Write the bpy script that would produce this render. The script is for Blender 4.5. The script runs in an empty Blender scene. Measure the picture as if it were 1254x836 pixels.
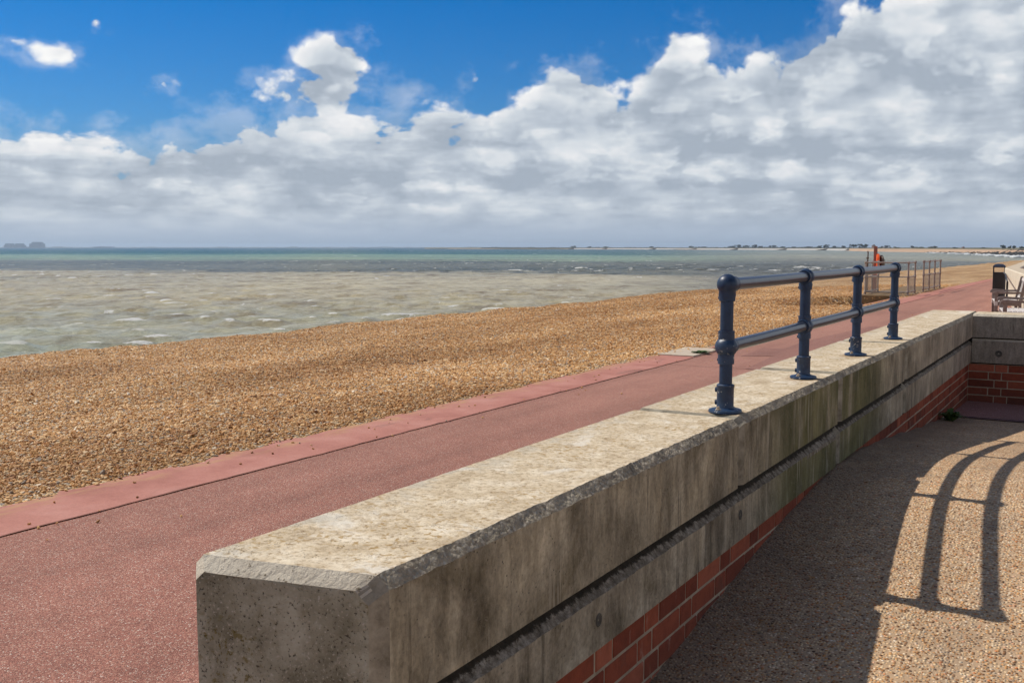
import bpy, bmesh, math, random
import numpy as np
from mathutils import Vector, Matrix, noise
random.seed(7); RNG = np.random.default_rng(7)
sc = bpy.context.scene
COL = sc.collection
R = math.radians

# ------------------------------------------------------------------ camera
H = 1.6
YAW = R(30.66); PITCH = math.atan(115 / 1250)
cam_d = bpy.data.cameras.new('camera'); cam = bpy.data.objects.new('camera', cam_d); COL.objects.link(cam)
cam_d.sensor_width = 36; cam_d.lens = 36 * 1250 / 1254
cam_d.clip_start = 0.05; cam_d.clip_end = 40000
cam.location = (0, 0, H); cam.rotation_euler = (math.pi / 2 - PITCH, 0, YAW)
sc.camera = cam

# ------------------------------------------------------------------ light, exposure
SUN_TRAVEL = Vector((0.86, -0.005, -1.0)).normalized()
sun_d = bpy.data.lights.new('sun', 'SUN'); sun_d.energy = 4.2; sun_d.angle = R(0.55); sun_d.color = (1.0, 0.94, 0.85)
sun = bpy.data.objects.new('sun', sun_d); COL.objects.link(sun)
sun.rotation_euler = SUN_TRAVEL.to_track_quat('-Z', 'Y').to_euler(); sun.location = (-20, 0, 30)
sc.view_settings.view_transform = 'Standard'; sc.view_settings.look = 'None'
sc.view_settings.exposure = 0.0; sc.view_settings.gamma = 1.0; sc.view_settings.use_curve_mapping = False
sc.render.resolution_x = 1024; sc.render.resolution_y = 682
sc.cycles.volume_bounces = 0; sc.cycles.max_bounces = 3; sc.cycles.diffuse_bounces = 2; sc.cycles.glossy_bounces = 2
sc.cycles.use_adaptive_sampling = True; sc.cycles.adaptive_threshold = 0.015; sc.cycles.adaptive_min_samples = 12
sc.cycles.use_denoising = True
sc.cycles.caustics_reflective = False; sc.cycles.caustics_refractive = False


# ------------------------------------------------------------------ node helper
class NT:
    def __init__(s, tree):
        s.t = tree; s.n = tree.nodes; s.l = tree.links
    def new(s, kind, **kw):
        n = s.n.new(kind)
        for k, v in kw.items(): setattr(n, k, v)
        return n
    def put(s, sock, v):
        if isinstance(v, bpy.types.NodeSocket): s.l.new(v, sock)
        elif v is not None:
            if isinstance(v, (tuple, list)) and len(v) == 3 and sock.type == 'RGBA': v = (*v, 1)
            sock.default_value = v
    def m(s, op, a, b=None, c=None, clamp=False):
        n = s.new('ShaderNodeMath', operation=op, use_clamp=clamp)
        s.put(n.inputs[0], a)
        if b is not None: s.put(n.inputs[1], b)
        if c is not None: s.put(n.inputs[2], c)
        return n.outputs[0]
    def vm(s, op, a, b=None, out=0):
        n = s.new('ShaderNodeVectorMath', operation=op); s.put(n.inputs[0], a)
        if b is not None:
            if op == 'SCALE': s.put(n.inputs[3], b)
            else: s.put(n.inputs[1], b)
        return n.outputs[out]
    def xyz(s, x, y, z):
        n = s.new('ShaderNodeCombineXYZ'); s.put(n.inputs[0], x); s.put(n.inputs[1], y); s.put(n.inputs[2], z); return n.outputs[0]
    def sep(s, v):
        n = s.new('ShaderNodeSeparateXYZ'); s.put(n.inputs[0], v); return n.outputs
    def noise(s, v, scale, detail=4, rough=.55, dist=0, out=0):
        n = s.new('ShaderNodeTexNoise'); s.put(n.inputs['Vector'], v); s.put(n.inputs['Scale'], scale)
        n.inputs['Detail'].default_value = detail; n.inputs['Roughness'].default_value = rough; n.inputs['Distortion'].default_value = dist
        return n.outputs[out]
    def vor(s, v, scale, feature='F1', out='Distance', detail=0, rnd=1, smooth=None):
        n = s.new('ShaderNodeTexVoronoi', feature=feature); s.put(n.inputs['Vector'], v); s.put(n.inputs['Scale'], scale)
        n.inputs['Detail'].default_value = detail; n.inputs['Randomness'].default_value = rnd
        if smooth is not None: n.inputs['Smoothness'].default_value = smooth
        return n.outputs[out]
    def ramp(s, f, stops, interp='LINEAR'):
        n = s.new('ShaderNodeValToRGB'); s.put(n.inputs[0], f); cr = n.color_ramp; cr.interpolation = interp
        while len(cr.elements) < len(stops): cr.elements.new(.5)
        for e, (p, c) in zip(cr.elements, stops):
            e.position = p; e.color = (*c, 1) if isinstance(c, (tuple, list)) else (c, c, c, 1)
        return n.outputs[0]
    def step(s, f, a, b, lo=0., hi=1.):
        n = s.new('ShaderNodeMapRange', interpolation_type='SMOOTHSTEP'); s.put(n.inputs[0], f)
        for i, v in zip((1, 2, 3, 4), (a, b, lo, hi)): s.put(n.inputs[i], v)
        return n.outputs[0]
    def mix(s, f, a, b, mode='MIX'):
        n = s.new('ShaderNodeMix', data_type='RGBA', blend_type=mode); s.put(n.inputs[0], f); s.put(n.inputs[6], a); s.put(n.inputs[7], b)
        return n.outputs[2]
    def bump(s, h, dist, strength=1, normal=None):
        n = s.new('ShaderNodeBump'); s.put(n.inputs['Height'], h); n.inputs['Distance'].default_value = dist
        s.put(n.inputs['Strength'], strength)
        if normal is not None: s.put(n.inputs['Normal'], normal)
        return n.outputs[0]


def mat(name):
    m = bpy.data.materials.new(name); m.use_nodes = True; nt = NT(m.node_tree)
    b = nt.n['Principled BSDF']
    b.inputs['Roughness'].default_value = .85
    b.inputs['Specular IOR Level'].default_value = .3
    return m, nt, b


# ------------------------------------------------------------------ world: sky and cumulus
def px_dir(x, y):
    """azimuth (right of view) and elevation of a direction, radians"""
    rx, rz, ry = (x - 627), (418 - y), 1250.
    cz = rz * math.cos(PITCH) - ry * math.sin(PITCH); cy = ry * math.cos(PITCH) + rz * math.sin(PITCH)
    return math.atan2(rx, cy), math.atan2(cz, math.hypot(rx, cy))

W = bpy.data.worlds.new('World'); sc.world = W; W.use_nodes = True
w = NT(W.node_tree); w.n.clear()
wout = w.new('ShaderNodeOutputWorld'); bg = w.new('ShaderNodeBackground'); w.l.new(bg.outputs[0], wout.inputs[0])
sky = w.new('ShaderNodeTexSky', sky_type='NISHITA'); sky.sun_disc = False
sky.sun_elevation = math.asin(-SUN_TRAVEL.z); sky.sun_rotation = math.atan2(-SUN_TRAVEL.x, -SUN_TRAVEL.y)
sky.air_density = 1.0; sky.dust_density = 0.4; sky.ozone_density = 2.0
dirv = w.new('ShaderNodeTexCoord').outputs['Generated']
Fh = Vector((-math.sin(YAW), math.cos(YAW), 0)); Rh = Vector((math.cos(YAW), math.sin(YAW), 0))
dF = w.vm('DOT_PRODUCT', dirv, tuple(Fh), out=1); dR = w.vm('DOT_PRODUCT', dirv, tuple(Rh), out=1)
dz = w.sep(dirv)[2]
az = w.m('ARCTAN2', dR, dF); el = w.m('ARCSINE', w.m('MINIMUM', w.m('MAXIMUM', dz, -1.), 1.))

def skyuv(a, e):
    ep = w.m('MAXIMUM', e, 0.0)
    v = w.m('MULTIPLY', w.m('LOGARITHM', w.m('ADD', ep, 0.15), math.e), 0.40)
    return w.xyz(a, v, 0.31)

BANK = [(-400, 120), (-150, 150), (0, 122), (60, 122), (110, 132), (150, 142), (190, 136), (230, 118), (265, 112), (330, 104), (370, 96), (440, 104),
        (500, 104), (540, 100), (590, 112), (640, 88), (675, 50), (725, 50), (765, 84), (795, 45), (825, 6), (862, 22), (888, 58), (925, 32), (975, 18), (1005, -8), (1060, -40), (1254, -90), (1500, -160)]
fc = w.new('ShaderNodeFloatCurve'); cu = fc.mapping.curves[0]
A0, A1, E1 = -0.7, 0.7, 0.45
pts = [px_dir(*p) for p in BANK]
pts = [((a - A0) / (A1 - A0), e / E1) for a, e in pts]
pts = [(0, .95), (.07, .45), (.13, px_dir(-100, 120)[1] / E1)] + [p for p in pts if .14 < p[0] < 1] + [(1, .95)]
while len(cu.points) < len(pts): cu.points.new(.5, .5)
for q, p in zip(cu.points, pts): q.location = p; q.handle_type = 'VECTOR'
fc.mapping.update()
BLOBS = [(408, 80, 54, 42, 1.6), (398, 112, 66, 44, 1.4), (350, 118, 60, 26, .75), (432, 112, 20, 34, .6), (345, 118, 46, 22, .7), (72, 64, 44, 15, .68), (108, 78, 24, 12, .6), (117, 26, 16, 20, .62), (200, 102, 22, 14, .64),
         (92, 140, 14, 9, .45), (580, 100, 40, 22, .62), (620, 85, 20, 12, .5), (18, 50, 30, 8, .38), (575, 88, 20, 12, .4)]

def cloud_parts(a, e, vd=3, nd=7):
    uv = skyuv(a, e)
    warp = w.vm('SCALE', w.vm('SUBTRACT', w.noise(uv, 9, 3, .5, out=1), (.5, .5, .5)), .035)
    uvw = w.vm('ADD', uv, warp)
    billow = w.m('SUBTRACT', 1., w.vor(uvw, 17, 'F1', detail=vd))      # cauliflower lumps
    fb = w.noise(uvw, 22, nd, .58)
    low = w.noise(uv, 7, 3, .5)
    fcur = w.new('ShaderNodeFloatCurve')
    nonlocal_curve(fcur)
    w.put(fcur.inputs['Value'], w.m('DIVIDE', w.m('SUBTRACT', a, A0), A1 - A0, clamp=True))
    eb = w.m('MULTIPLY', fcur.outputs[0], E1)
    bank = w.m('MINIMUM', w.m('MULTIPLY', w.m('SUBTRACT', eb, e), 22.), 1.6)
    cov = w.m('MAXIMUM', bank, w.step(e, .34, .55, -1., .16))  # overhead term: unseen cloud added as fill light
    for (x, y, rx, ry, s) in BLOBS:
        a0, e0 = px_dir(x, y)
        qa = w.m('DIVIDE', w.m('SUBTRACT', a, a0), rx / 1250 * 1.15); qe = w.m('DIVIDE', w.m('SUBTRACT', e, e0), ry / 1250 * 1.15)
        rr = w.m('SQRT', w.m('ADD', w.m('MULTIPLY', qa, qa), w.m('MULTIPLY', qe, qe)))
        cov = w.m('MAXIMUM', cov, w.m('MULTIPLY', w.m('SUBTRACT', 1., rr), s * 1.1))
    tex = w.m('ADD', w.m('MULTIPLY', w.m('SUBTRACT', billow, .60), .95), w.m('MULTIPLY', w.m('SUBTRACT', fb, .5), 1.5))
    return cov, tex, billow, fb, low, uv

def nonlocal_curve(node):
    c = node.mapping.curves[0]
    while len(c.points) < len(pts): c.points.new(.5, .5)
    for q, p in zip(c.points, pts): q.location = p; q.handle_type = 'VECTOR'
    node.mapping.update()
w.n.remove(fc)

cov, tex, bil, fb, low, uv = cloud_parts(az, el)
dens = w.m('ADD', cov, tex)
alpha = w.step(dens, .0, w.step(cov, .2, 1.0, .50, .20))
veil = w.m('MULTIPLY', w.step(w.m('ADD', w.m('MULTIPLY', cov, .8), w.m('MULTIPLY', w.m('SUBTRACT', fb, .5), 3.4)), -.0, .95), .32)   # thin ragged shreds round the edge
hz = w.step(el, .0, .075)
# broad soft body tone: grey bases lying flat, brighter above
flat = w.noise(w.vm('MULTIPLY', uv, (7, 22, 1)), 1.0, 6, .6)
tone = w.m('ADD', .57, w.m('MULTIPLY', w.m('SUBTRACT', flat, .5), -1.7))
tone = w.m('ADD', tone, w.m('MULTIPLY', w.m('SUBTRACT', fb, .5), .65))
def heap(scale, vs, seed, thr, wtop, wbase):
    """heaps with crisp sunlit tops and bases that melt away: (mask, sunlit share)"""
    def field(a, e):
        q = w.vm('ADD', w.vm('MULTIPLY', skyuv(a, e), (scale, scale * vs, 1)), (seed, seed * 1.7, 0))
        return w.noise(q, 1.0, 3, .5), q
    n0, q0 = field(az, el); n1, _ = field(w.m('SUBTRACT', az, .10 / scale), w.m('ADD', el, .16 / scale))
    pf = w.m('MULTIPLY', w.m('SUBTRACT', bil, .55), .20)
    n0p = w.m('ADD', w.m('ADD', n0, pf), w.m('MULTIPLY', w.m('SUBTRACT', fb, .5), .55))
    g = w.m('MULTIPLY', w.m('SUBTRACT', n0, n1), 7.)                    # > 0 on the upper, sunward flank
    top = w.step(g, -.45, .55)
    width = w.m('ADD', wbase, w.m('MULTIPLY', top, wtop - wbase))
    mask = w.m('MULTIPLY', w.step(n0p, thr, w.m('ADD', thr, width)), w.m('ADD', .25, w.m('MULTIPLY', top, .75)))
    inner = w.step(n0p, w.m('ADD', thr, .06), w.m('ADD', thr, .28), 1., .45)
    return mask, w.m('MULTIPLY', inner, w.m('ADD', .45, w.m('MULTIPLY', top, .6)))
for (scale, vs, seed, thr, wt, wb, stren, lo, hi) in ((22, 1.6, 5.3, .43, .16, .34, .50, .012, .05), (11, 1.4, 2.1, .41, .16, .34, .66, .03, .08), (5.5, 1.15, 9.4, .40, .17, .36, .78, .055, .12)):
    mk, lt = heap(scale, vs, seed, thr, wt, wb)
    mk = w.m('MULTIPLY', w.m('MULTIPLY', mk, stren), w.step(el, lo, hi))
    tone = w.m('ADD', w.m('MULTIPLY', tone, w.m('SUBTRACT', 1., mk)), w.m('MULTIPLY', w.m('ADD', .42, w.m('MULTIPLY', lt, .58)), mk))
rim = w.m('MULTIPLY', w.step(dens, 1.5, .2), w.step(cov, 1.5, .2))
tone = w.m('ADD', tone, w.m('MULTIPLY', rim, .42))
tone = w.m('ADD', tone, w.m('MULTIPLY', w.m('SUBTRACT', bil, .58), .55))
tone = w.m('ADD', w.m('MULTIPLY', tone, w.m('ADD', .55, w.m('MULTIPLY', hz, .45))), w.m('MULTIPLY', w.m('SUBTRACT', 1., hz), .24))
ccol = w.ramp(tone, [(0.1, (.39, .45, .53)), (.35, (.515, .575, .65)), (.55, (.665, .715, .765)), (.78, (.84, .85, .87)), (1., (.97, .97, .96))])
ccol = w.mix(w.step(el, .002, .040, 1., 0.), ccol, (.42, .50, .62))
ccol = w.mix(w.step(el, .3, .5), ccol, (1.34, 1.24, 1.09))       # unseen bright veil, added overhead to lift the light in the shade
skc = w.vm('SCALE', sky.outputs[0], .085)
tint = w.ramp(w.m('DIVIDE', el, .35), [(0., (.50, .60, .80)), (.35, (.20, .56, .98)), (.65, (.05, .50, 1.0)), (.85, (.06, .46, .95)), (1., (.6, .72, .9))])
skc = w.vm('MULTIPLY', skc, tint)
fin = w.mix(w.m('MAXIMUM', alpha, veil), skc, ccol)
w.l.new(fin, bg.inputs[0]); bg.inputs[1].default_value = 1.0
W.cycles.sampling_method = 'MANUAL'; W.cycles.sample_map_resolution = 512
SKYONLY = False


# ------------------------------------------------------------------ mesh helpers
def tag(o, label=None, cat=None, group=None, kind=None):
    if label: o['label'] = label
    if cat: o['category'] = cat
    if group: o['group'] = group
    if kind: o['kind'] = kind
    return o

def empty(name, loc, rz=0):
    o = bpy.data.objects.new(name, None); COL.objects.link(o); o.location = loc; o.rotation_euler = (0, 0, rz)
    o.empty_display_size = .1
    return o

def copy_tree(o, parent=None):
    c = o.copy(); COL.objects.link(c); c.parent = parent
    for ch in list(o.children): copy_tree(ch, c)
    return c

class MB:
    """collects shapes, builds one mesh"""
    def __init__(s): s.v = []; s.f = []; s.mi = []; s.cur = 0; s.sm = []; s.smooth = False; s.col = []; s.c = 0.5
    def add(s, vs, fs):
        b = len(s.v); s.v += [tuple(v) for v in vs]
        for f in fs: s.f.append([i + b for i in f]); s.mi.append(s.cur); s.sm.append(s.smooth); s.col.append(s.c)
    def box(s, lo, hi, M=None, bev=0):
        bm = bmesh.new(); bmesh.ops.create_cube(bm, size=1)
        c = [(a + b) / 2 for a, b in zip(lo, hi)]; d = [b - a for a, b in zip(lo, hi)]
        for v in bm.verts: v.co = Vector((c[i] + v.co[i] * d[i] for i in range(3)))
        if bev: bmesh.ops.bevel(bm, geom=bm.edges[:], offset=bev, segments=2 if bev > .004 else 1, affect='EDGES', profile=.6)
        if M is not None: bmesh.ops.transform(bm, matrix=M, verts=bm.verts)
        s.bm(bm)
    def bm(s, bm):
        bm.verts.index_update(); s.add([v.co for v in bm.verts], [[v.index for v in f.verts] for f in bm.faces]); bm.free()
    def tube(s, pts, r, seg=20, cap=True, radii=None):
        pts = [Vector(p) for p in pts]; n = len(pts); rings = []; up = None
        for i, p in enumerate(pts):
            d = (pts[min(i + 1, n - 1)] - pts[max(i - 1, 0)]).normalized()
            if up is None: up = d.orthogonal().normalized()
            up = (up - d * up.dot(d)).normalized(); sd = d.cross(up)
            rr = radii[i] if radii else r
            rings.append([p + (up * math.cos(k * 2 * math.pi / seg) + sd * math.sin(k * 2 * math.pi / seg)) * rr for k in range(seg)])
        vs = [v for rg in rings for v in rg]
        fs = [[i * seg + k, i * seg + (k + 1) % seg, (i + 1) * seg + (k + 1) % seg, (i + 1) * seg + k] for i in range(n - 1) for k in range(seg)]
        if cap: fs += [list(range(seg))[::-1], [(n - 1) * seg + k for k in range(seg)]]
        s.add(vs, fs)
    def lathe(s, prof, base=(0, 0, 0), axis='Z', seg=28):
        """prof: list of (r, h) along axis"""
        vs = []; b = Vector(base)
        for r, h in prof:
            for k in range(seg):
                a = 2 * math.pi * k / seg; p = (r * math.cos(a), r * math.sin(a), h)
                if axis == 'Y': p = (p[0], p[2], p[1])
                if axis == 'X': p = (p[2], p[0], p[1])
                vs.append(b + Vector(p))
        n = len(prof)
        fs = [[i * seg + k, i * seg + (k + 1) % seg, (i + 1) * seg + (k + 1) % seg, (i + 1) * seg + k] for i in range(n - 1) for k in range(seg)]
        fs += [list(range(seg))[::-1], [(n - 1) * seg + k for k in range(seg)]]
        s.add(vs, fs)
    def build(s, name, mats, parent=None, loc=None, smooth=None, auto=None):
        off = Vector((0, 0, 0))
        me = bpy.data.meshes.new(name)
        L = Vector(loc) if loc is not None else off
        me.from_pydata([tuple(Vector(v) - L) for v in s.v], [], s.f)
        for m in (mats if isinstance(mats, (list, tuple)) else [mats]): me.materials.append(m)
        me.polygons.foreach_set('material_index', s.mi)
        me.polygons.foreach_set('use_smooth', [bool(x) for x in s.sm] if smooth is None else [smooth] * len(s.f))
        if len(set(s.col)) > 1:
            at = me.attributes.new('tone', 'FLOAT', 'FACE'); at.data.foreach_set('value', s.col)
        me.update()
        bm = bmesh.new(); bm.from_mesh(me); bmesh.ops.recalc_face_normals(bm, faces=bm.faces); bm.to_mesh(me); bm.free()
        if auto: me.set_sharp_from_angle(angle=R(auto))
        o = bpy.data.objects.new(name, me); COL.objects.link(o)
        if loc is not None: o.location = loc
        if parent is not None: o.parent = parent
        return o

def grid_mesh(name, X, Y, Z, mt, smooth=True, parent=None):
    """X,Y,Z 2-d arrays"""
    n, m = X.shape
    me = bpy.data.meshes.new(name)
    co = np.stack([X, Y, Z], -1).reshape(-1, 3).astype(np.float32)
    i = np.arange((n - 1) * (m - 1)); r = i // (m - 1); c = i % (m - 1); a = r * m + c
    q = np.stack([a, a + 1, a + m + 1, a + m], -1).astype(np.int32)
    me.vertices.add(n * m); me.vertices.foreach_set('co', co.ravel())
    me.loops.add(q.size); me.loops.foreach_set('vertex_index', q.ravel())
    me.polygons.add(len(q)); me.polygons.foreach_set('loop_start', np.arange(len(q), dtype=np.int32) * 4)
    me.polygons.foreach_set('use_smooth', np.full(len(q), smooth))
    me.update(calc_edges=True); me.validate()
    bm = bmesh.new(); bm.from_mesh(me)
    bm.faces.ensure_lookup_table()
    if bm.faces[0].normal.z < 0: bmesh.ops.reverse_faces(bm, faces=bm.faces)
    bm.to_mesh(me); bm.free()
    me.materials.append(mt)
    o = bpy.data.objects.new(name, me); COL.objects.link(o)
    if parent: o.parent = parent
    return o

def structure(o): o['kind'] = 'structure'; return o


# ------------------------------------------------------------------ materials
def position(nt): return nt.new('ShaderNodeNewGeometry').outputs['Position']
def objco(nt): return nt.new('ShaderNodeTexCoord').outputs['Object']

def mk_concrete(name, kind):
    m, t, b = mat(name); P = position(t); s = t.sep(P)
    big = t.noise(P, 1.7, 4, .6); med = t.noise(P, 9, 6, .65); fine = t.noise(P, 75, 5, .72)
    if kind == 'top':
        c = t.ramp(med, [(.25, (.43, .33, .21)), (.47, (.59, .48, .33)), (.62, (.70, .60, .45)), (.8, (.78, .70, .56))])
        stretch = t.vm('MULTIPLY', P, (1, 1, 1))
        grain = t.ramp(fine, [(.34, (.46, .36, .25)), (.48, (.98, .97, .95)), (.66, (1.22, 1.22, 1.22))])
        c = t.mix(.9, c, grain, 'MULTIPLY')
        lime = t.m('MULTIPLY', t.step(t.noise(P, 5.5, 7, .7, .6), .54, .64), .65)
        c = t.mix(lime, c, (.80, .74, .63))
        lich = t.m('MULTIPLY', t.step(t.noise(P, 55, 3, .55), .56, .61), t.step(t.noise(P, 3.2, 4, .6), .38, .62))
        c = t.mix(t.m('MULTIPLY', lich, .8), c, (.36, .22, .07))
        for q_ in (3.70, 4.865, 6.055, 7.265):
            dd = t.vm('LENGTH', t.vm('MULTIPLY', t.vm('SUBTRACT', P, (-1.256 - (q_ - 3.7) * .0115, q_ - .015, .98)), (1, .8, .3)), out=1)
            st = t.step(t.m('ADD', dd, t.m('MULTIPLY', t.m('SUBTRACT', fine, .5), .10)), .115, .06, 0, .5)
            c = t.mix(st, c, (.34, .21, .11))
        # worn edge line darker along the sea-side rim
        rim = t.m('MULTIPLY', t.step(s[0], -1.44, -1.56), t.step(med, .45, .6))
        c = t.mix(t.m('MULTIPLY', rim, .5), c, (.36, .32, .25))
        pits = t.step(t.vor(P, 120, 'F1'), .10, .28)
        pitm = t.m('MULTIPLY', t.m('SUBTRACT', 1., pits), t.step(t.noise(P, 14, 3, .6), .52, .66))
        c = t.mix(t.m('MULTIPLY', pitm, .75), c, (.16, .12, .08))
        h = t.m('SUBTRACT', t.m('ADD', t.m('MULTIPLY', fine, .7), t.m('MULTIPLY', med, .6)), t.m('MULTIPLY', pitm, .9))
        t.put(b.inputs['Normal'], t.bump(h, .006, .9))
    elif kind in ('side', 'lower', 'return'):
        v = t.vm('MULTIPLY', t.vm('ADD', P, t.vm('SCALE', t.noise(P, 5, 3, out=1), .10)), (6, 6, 1.5)); streak = t.noise(v, 1.0, 8, .68, .5)
        v2 = t.vm('MULTIPLY', P, (26, 26, 9)); streak2 = t.noise(v2, 1.0, 7, .7, .6)
        A = dict(side=((.105, .086, .058), (.275, .235, .165), (.47, .41, .30)), lower=((.11, .09, .062), (.28, .24, .175), (.46, .41, .315)), **{'return': ((.13, .11, .085), (.25, .215, .17), (.36, .32, .26))})[kind]
        c = t.ramp(t.m('ADD', t.m('MULTIPLY', streak, .62), t.m('MULTIPLY', streak2, .38)), [(.33, A[0]), (.48, A[1]), (.63, A[2]), (.8, tuple(x * 1.25 for x in A[2]))])
        c = t.mix(.85, c, t.ramp(fine, [(.3, .62), (.5, 1.0), (.72, 1.25)]), 'MULTIPLY')
        if kind != 'return':
            # far end is cleaner and paler, middle grows green algae
            c = t.mix(t.m('MULTIPLY', t.step(s[1], 6.2, 8.0), .5), c, t.ramp(t.noise(P, 3, 7, .65), [(.3, (.24, .20, .155)), (.6, (.42, .365, .29))]))
            blot = t.noise(P, 2.6, 6, .68, .6)
            c = t.mix(.8, c, t.ramp(blot, [(.36, (.50, .47, .40)), (.5, (1, 1, 1)), (.64, (1.45, 1.42, 1.36))]), 'MULTIPLY')
            alg = t.m('MULTIPLY', t.m('MULTIPLY', t.step(s[1], 3.6, 4.4), t.step(s[1], 6.6, 5.7)), t.step(t.noise(t.vm('MULTIPLY', P, (3, 3, .7)), 1.2, 4, .6), .30, .48))
            c = t.mix(t.m('MULTIPLY', alg, .85), c, t.ramp(streak, [(.3, (.040, .042, .010)), (.5, (.095, .092, .026)), (.7, (.20, .18, .065))]))
        drip = t.noise(t.vm('MULTIPLY', P, (34, 34, 1.6)), 1., 4, .6)
        c = t.mix(t.m('MULTIPLY', t.step(drip, .56, .64), t.step(t.noise(P, 2.4, 3), .46, .6, 0, .6)), c, (.05, .04, .028))
        c = t.mix(t.m('MULTIPLY', t.step(drip, .42, .36), t.step(t.noise(P, 3.1, 3), .5, .62, 0, .5)), c, (.44, .39, .30))
        dirt = t.m('MULTIPLY', t.step(t.noise(v, .6, 5, .65), .55, .70), .55)
        c = t.mix(dirt, c, (.055, .043, .030))
        pit = t.m('MULTIPLY', t.step(t.vor(P, 60, 'F1'), .17, .07), t.step(t.noise(P, 8, 2), .45, .6))
        c = t.mix(t.m('MULTIPLY', pit, .8), c, (.03, .026, .02))
        scr = t.step(t.m('ABSOLUTE', t.m('SUBTRACT', t.noise(t.vm('MULTIPLY', P, (20, 14, 9)), 1, 3, .7, 2.5), .5)), .012, .0)
        c = t.mix(t.m('MULTIPLY', scr, .25), c, (.42, .38, .31))
        h = t.m('SUBTRACT', t.m('ADD', t.m('MULTIPLY', fine, .5), t.m('MULTIPLY', streak2, .4)), pit)
        t.put(b.inputs['Normal'], t.bump(h, .004, .8))
    elif kind == 'end':
        c = t.ramp(t.noise(P, 7, 6, .65), [(.34, (.15, .135, .088)), (.5, (.29, .27, .195)), (.64, (.42, .40, .31))])
        sp = t.noise(P, 150, 3, .6)
        c = t.mix(t.step(sp, .58, .70), c, (.44, .40, .33)); c = t.mix(t.m('MULTIPLY', t.step(sp, .42, .32), .9), c, (.05, .04, .028))
        li = t.m('MULTIPLY', t.step(t.noise(P, 62, 4, .7), .54, .62), t.step(t.noise(P, 4, 3), .4, .6))
        c = t.mix(t.m('MULTIPLY', li, .7), c, (.14, .10, .012))
        bright = t.step(t.vor(P, 75, 'F1'), .10, .05)
        c = t.mix(t.m('MULTIPLY', bright, .6), c, (.5, .47, .42))
        t.put(b.inputs['Normal'], t.bump(t.m('ADD', sp, t.m('MULTIPLY', med, .6)), .005, .8))
    elif kind == 'chamfer':
        cell = t.vor(P, 105, 'F1', 'Color'); cd = t.vor(P, 105, 'F1')
        cs = t.new('ShaderNodeSeparateColor'); t.put(cs.inputs[0], cell)
        c = t.ramp(cs.outputs[0], [(0., (.24, .19, .125)), (.4, (.34, .28, .19)), (.75, (.44, .37, .27)), (1., (.58, .51, .40))])
        c = t.mix(.55, c, (.30, .25, .18))
        c = t.mix(.8, c, t.ramp(t.noise(P, 16, 7, .75), [(.34, .45), (.5, 1.), (.66, 1.5)]), 'MULTIPLY')
        c = t.mix(t.step(t.noise(P, 3.0, 3), .5, .65, 0, .45), c, (.36, .31, .23))
        h = t.m('ADD', t.m('MULTIPLY', cd, -1.), fine)
        t.put(b.inputs['Normal'], t.bump(h, .004, .8))
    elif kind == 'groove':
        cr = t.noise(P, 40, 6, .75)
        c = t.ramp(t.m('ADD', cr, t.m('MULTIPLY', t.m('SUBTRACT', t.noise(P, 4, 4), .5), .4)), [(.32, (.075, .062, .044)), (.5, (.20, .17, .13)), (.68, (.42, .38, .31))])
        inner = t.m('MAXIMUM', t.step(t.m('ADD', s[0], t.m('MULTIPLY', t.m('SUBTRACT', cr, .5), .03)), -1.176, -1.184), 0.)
        c = t.mix(t.m('MULTIPLY', inner, .92), c, (.022, .018, .012))  # inner strip darkened by colour for dirt and recess shade together
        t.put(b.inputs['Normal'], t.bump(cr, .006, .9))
    elif kind == 'smooth':    # cleaner arris and the sunlit lip
        c = t.ramp(t.noise(P, 14, 7, .72), [(.34, (.17, .145, .105)), (.5, (.30, .265, .20)), (.66, (.42, .375, .29))])
        c = t.mix(t.step(t.vor(P, 90, 'F1'), .12, .05, 0, .8), c, (.05, .04, .03))
        t.put(b.inputs['Normal'], t.bump(fine, .002, .6))
    elif kind == 'lip':
        c = t.ramp(med, [(.3, (.46, .40, .31)), (.7, (.66, .59, .47))])
        c = t.mix(t.step(t.noise(P, 60, 4, .7), .60, .67, 0, .85), c, (.12, .09, .05))
        t.put(b.inputs['Normal'], t.bump(t.noise(P, 60, 5, .7), .010, 1.))
    t.put(b.inputs['Base Color'], c); b.inputs['Roughness'].default_value = .9
    b.inputs['Specular IOR Level'].default_value = .25
    return m

M = {}
for k in ('groove', 'top', 'side', 'lower', 'return', 'end', 'chamfer', 'smooth', 'lip'): M['c_' + k] = mk_concrete('concrete_' + k, k)

def mk_brick():
    m, t, b = mat('red_brick'); P = position(t)
    at = t.new('ShaderNodeAttribute', attribute_name='tone').outputs['Fac']
    c = t.ramp(at, [(0, (.13, .030, .016)), (.45, (.235, .052, .025)), (.8, (.31, .075, .036)), (1, (.38, .11, .06))])
    c = t.mix(.8, c, t.ramp(t.noise(P, 26, 6, .7), [(.3, .7), (.7, 1.25)]), 'MULTIPLY')
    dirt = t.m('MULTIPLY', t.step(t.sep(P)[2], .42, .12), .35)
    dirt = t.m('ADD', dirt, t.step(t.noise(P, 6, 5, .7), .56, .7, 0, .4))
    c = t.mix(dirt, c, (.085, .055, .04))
    bl = t.m('MULTIPLY', t.step(t.noise(t.vm('MULTIPLY', P, (1, 1, .4)), 16, 5, .7), .62, .72), .4)
    c = t.mix(bl, c, (.45, .34, .27))
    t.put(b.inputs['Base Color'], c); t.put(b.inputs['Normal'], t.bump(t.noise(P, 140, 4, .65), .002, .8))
    m2, t, b = mat('mortar'); P = position(t)
    c = t.ramp(t.noise(P, 12, 6, .7), [(.3, (.26, .20, .14)), (.7, (.50, .41, .30))])
    t.put(b.inputs['Base Color'], c); t.put(b.inputs['Normal'], t.bump(t.noise(P, 120, 4, .7), .003, 1))
    return m, m2
M['brick'], M['mortar'] = mk_brick()

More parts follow.
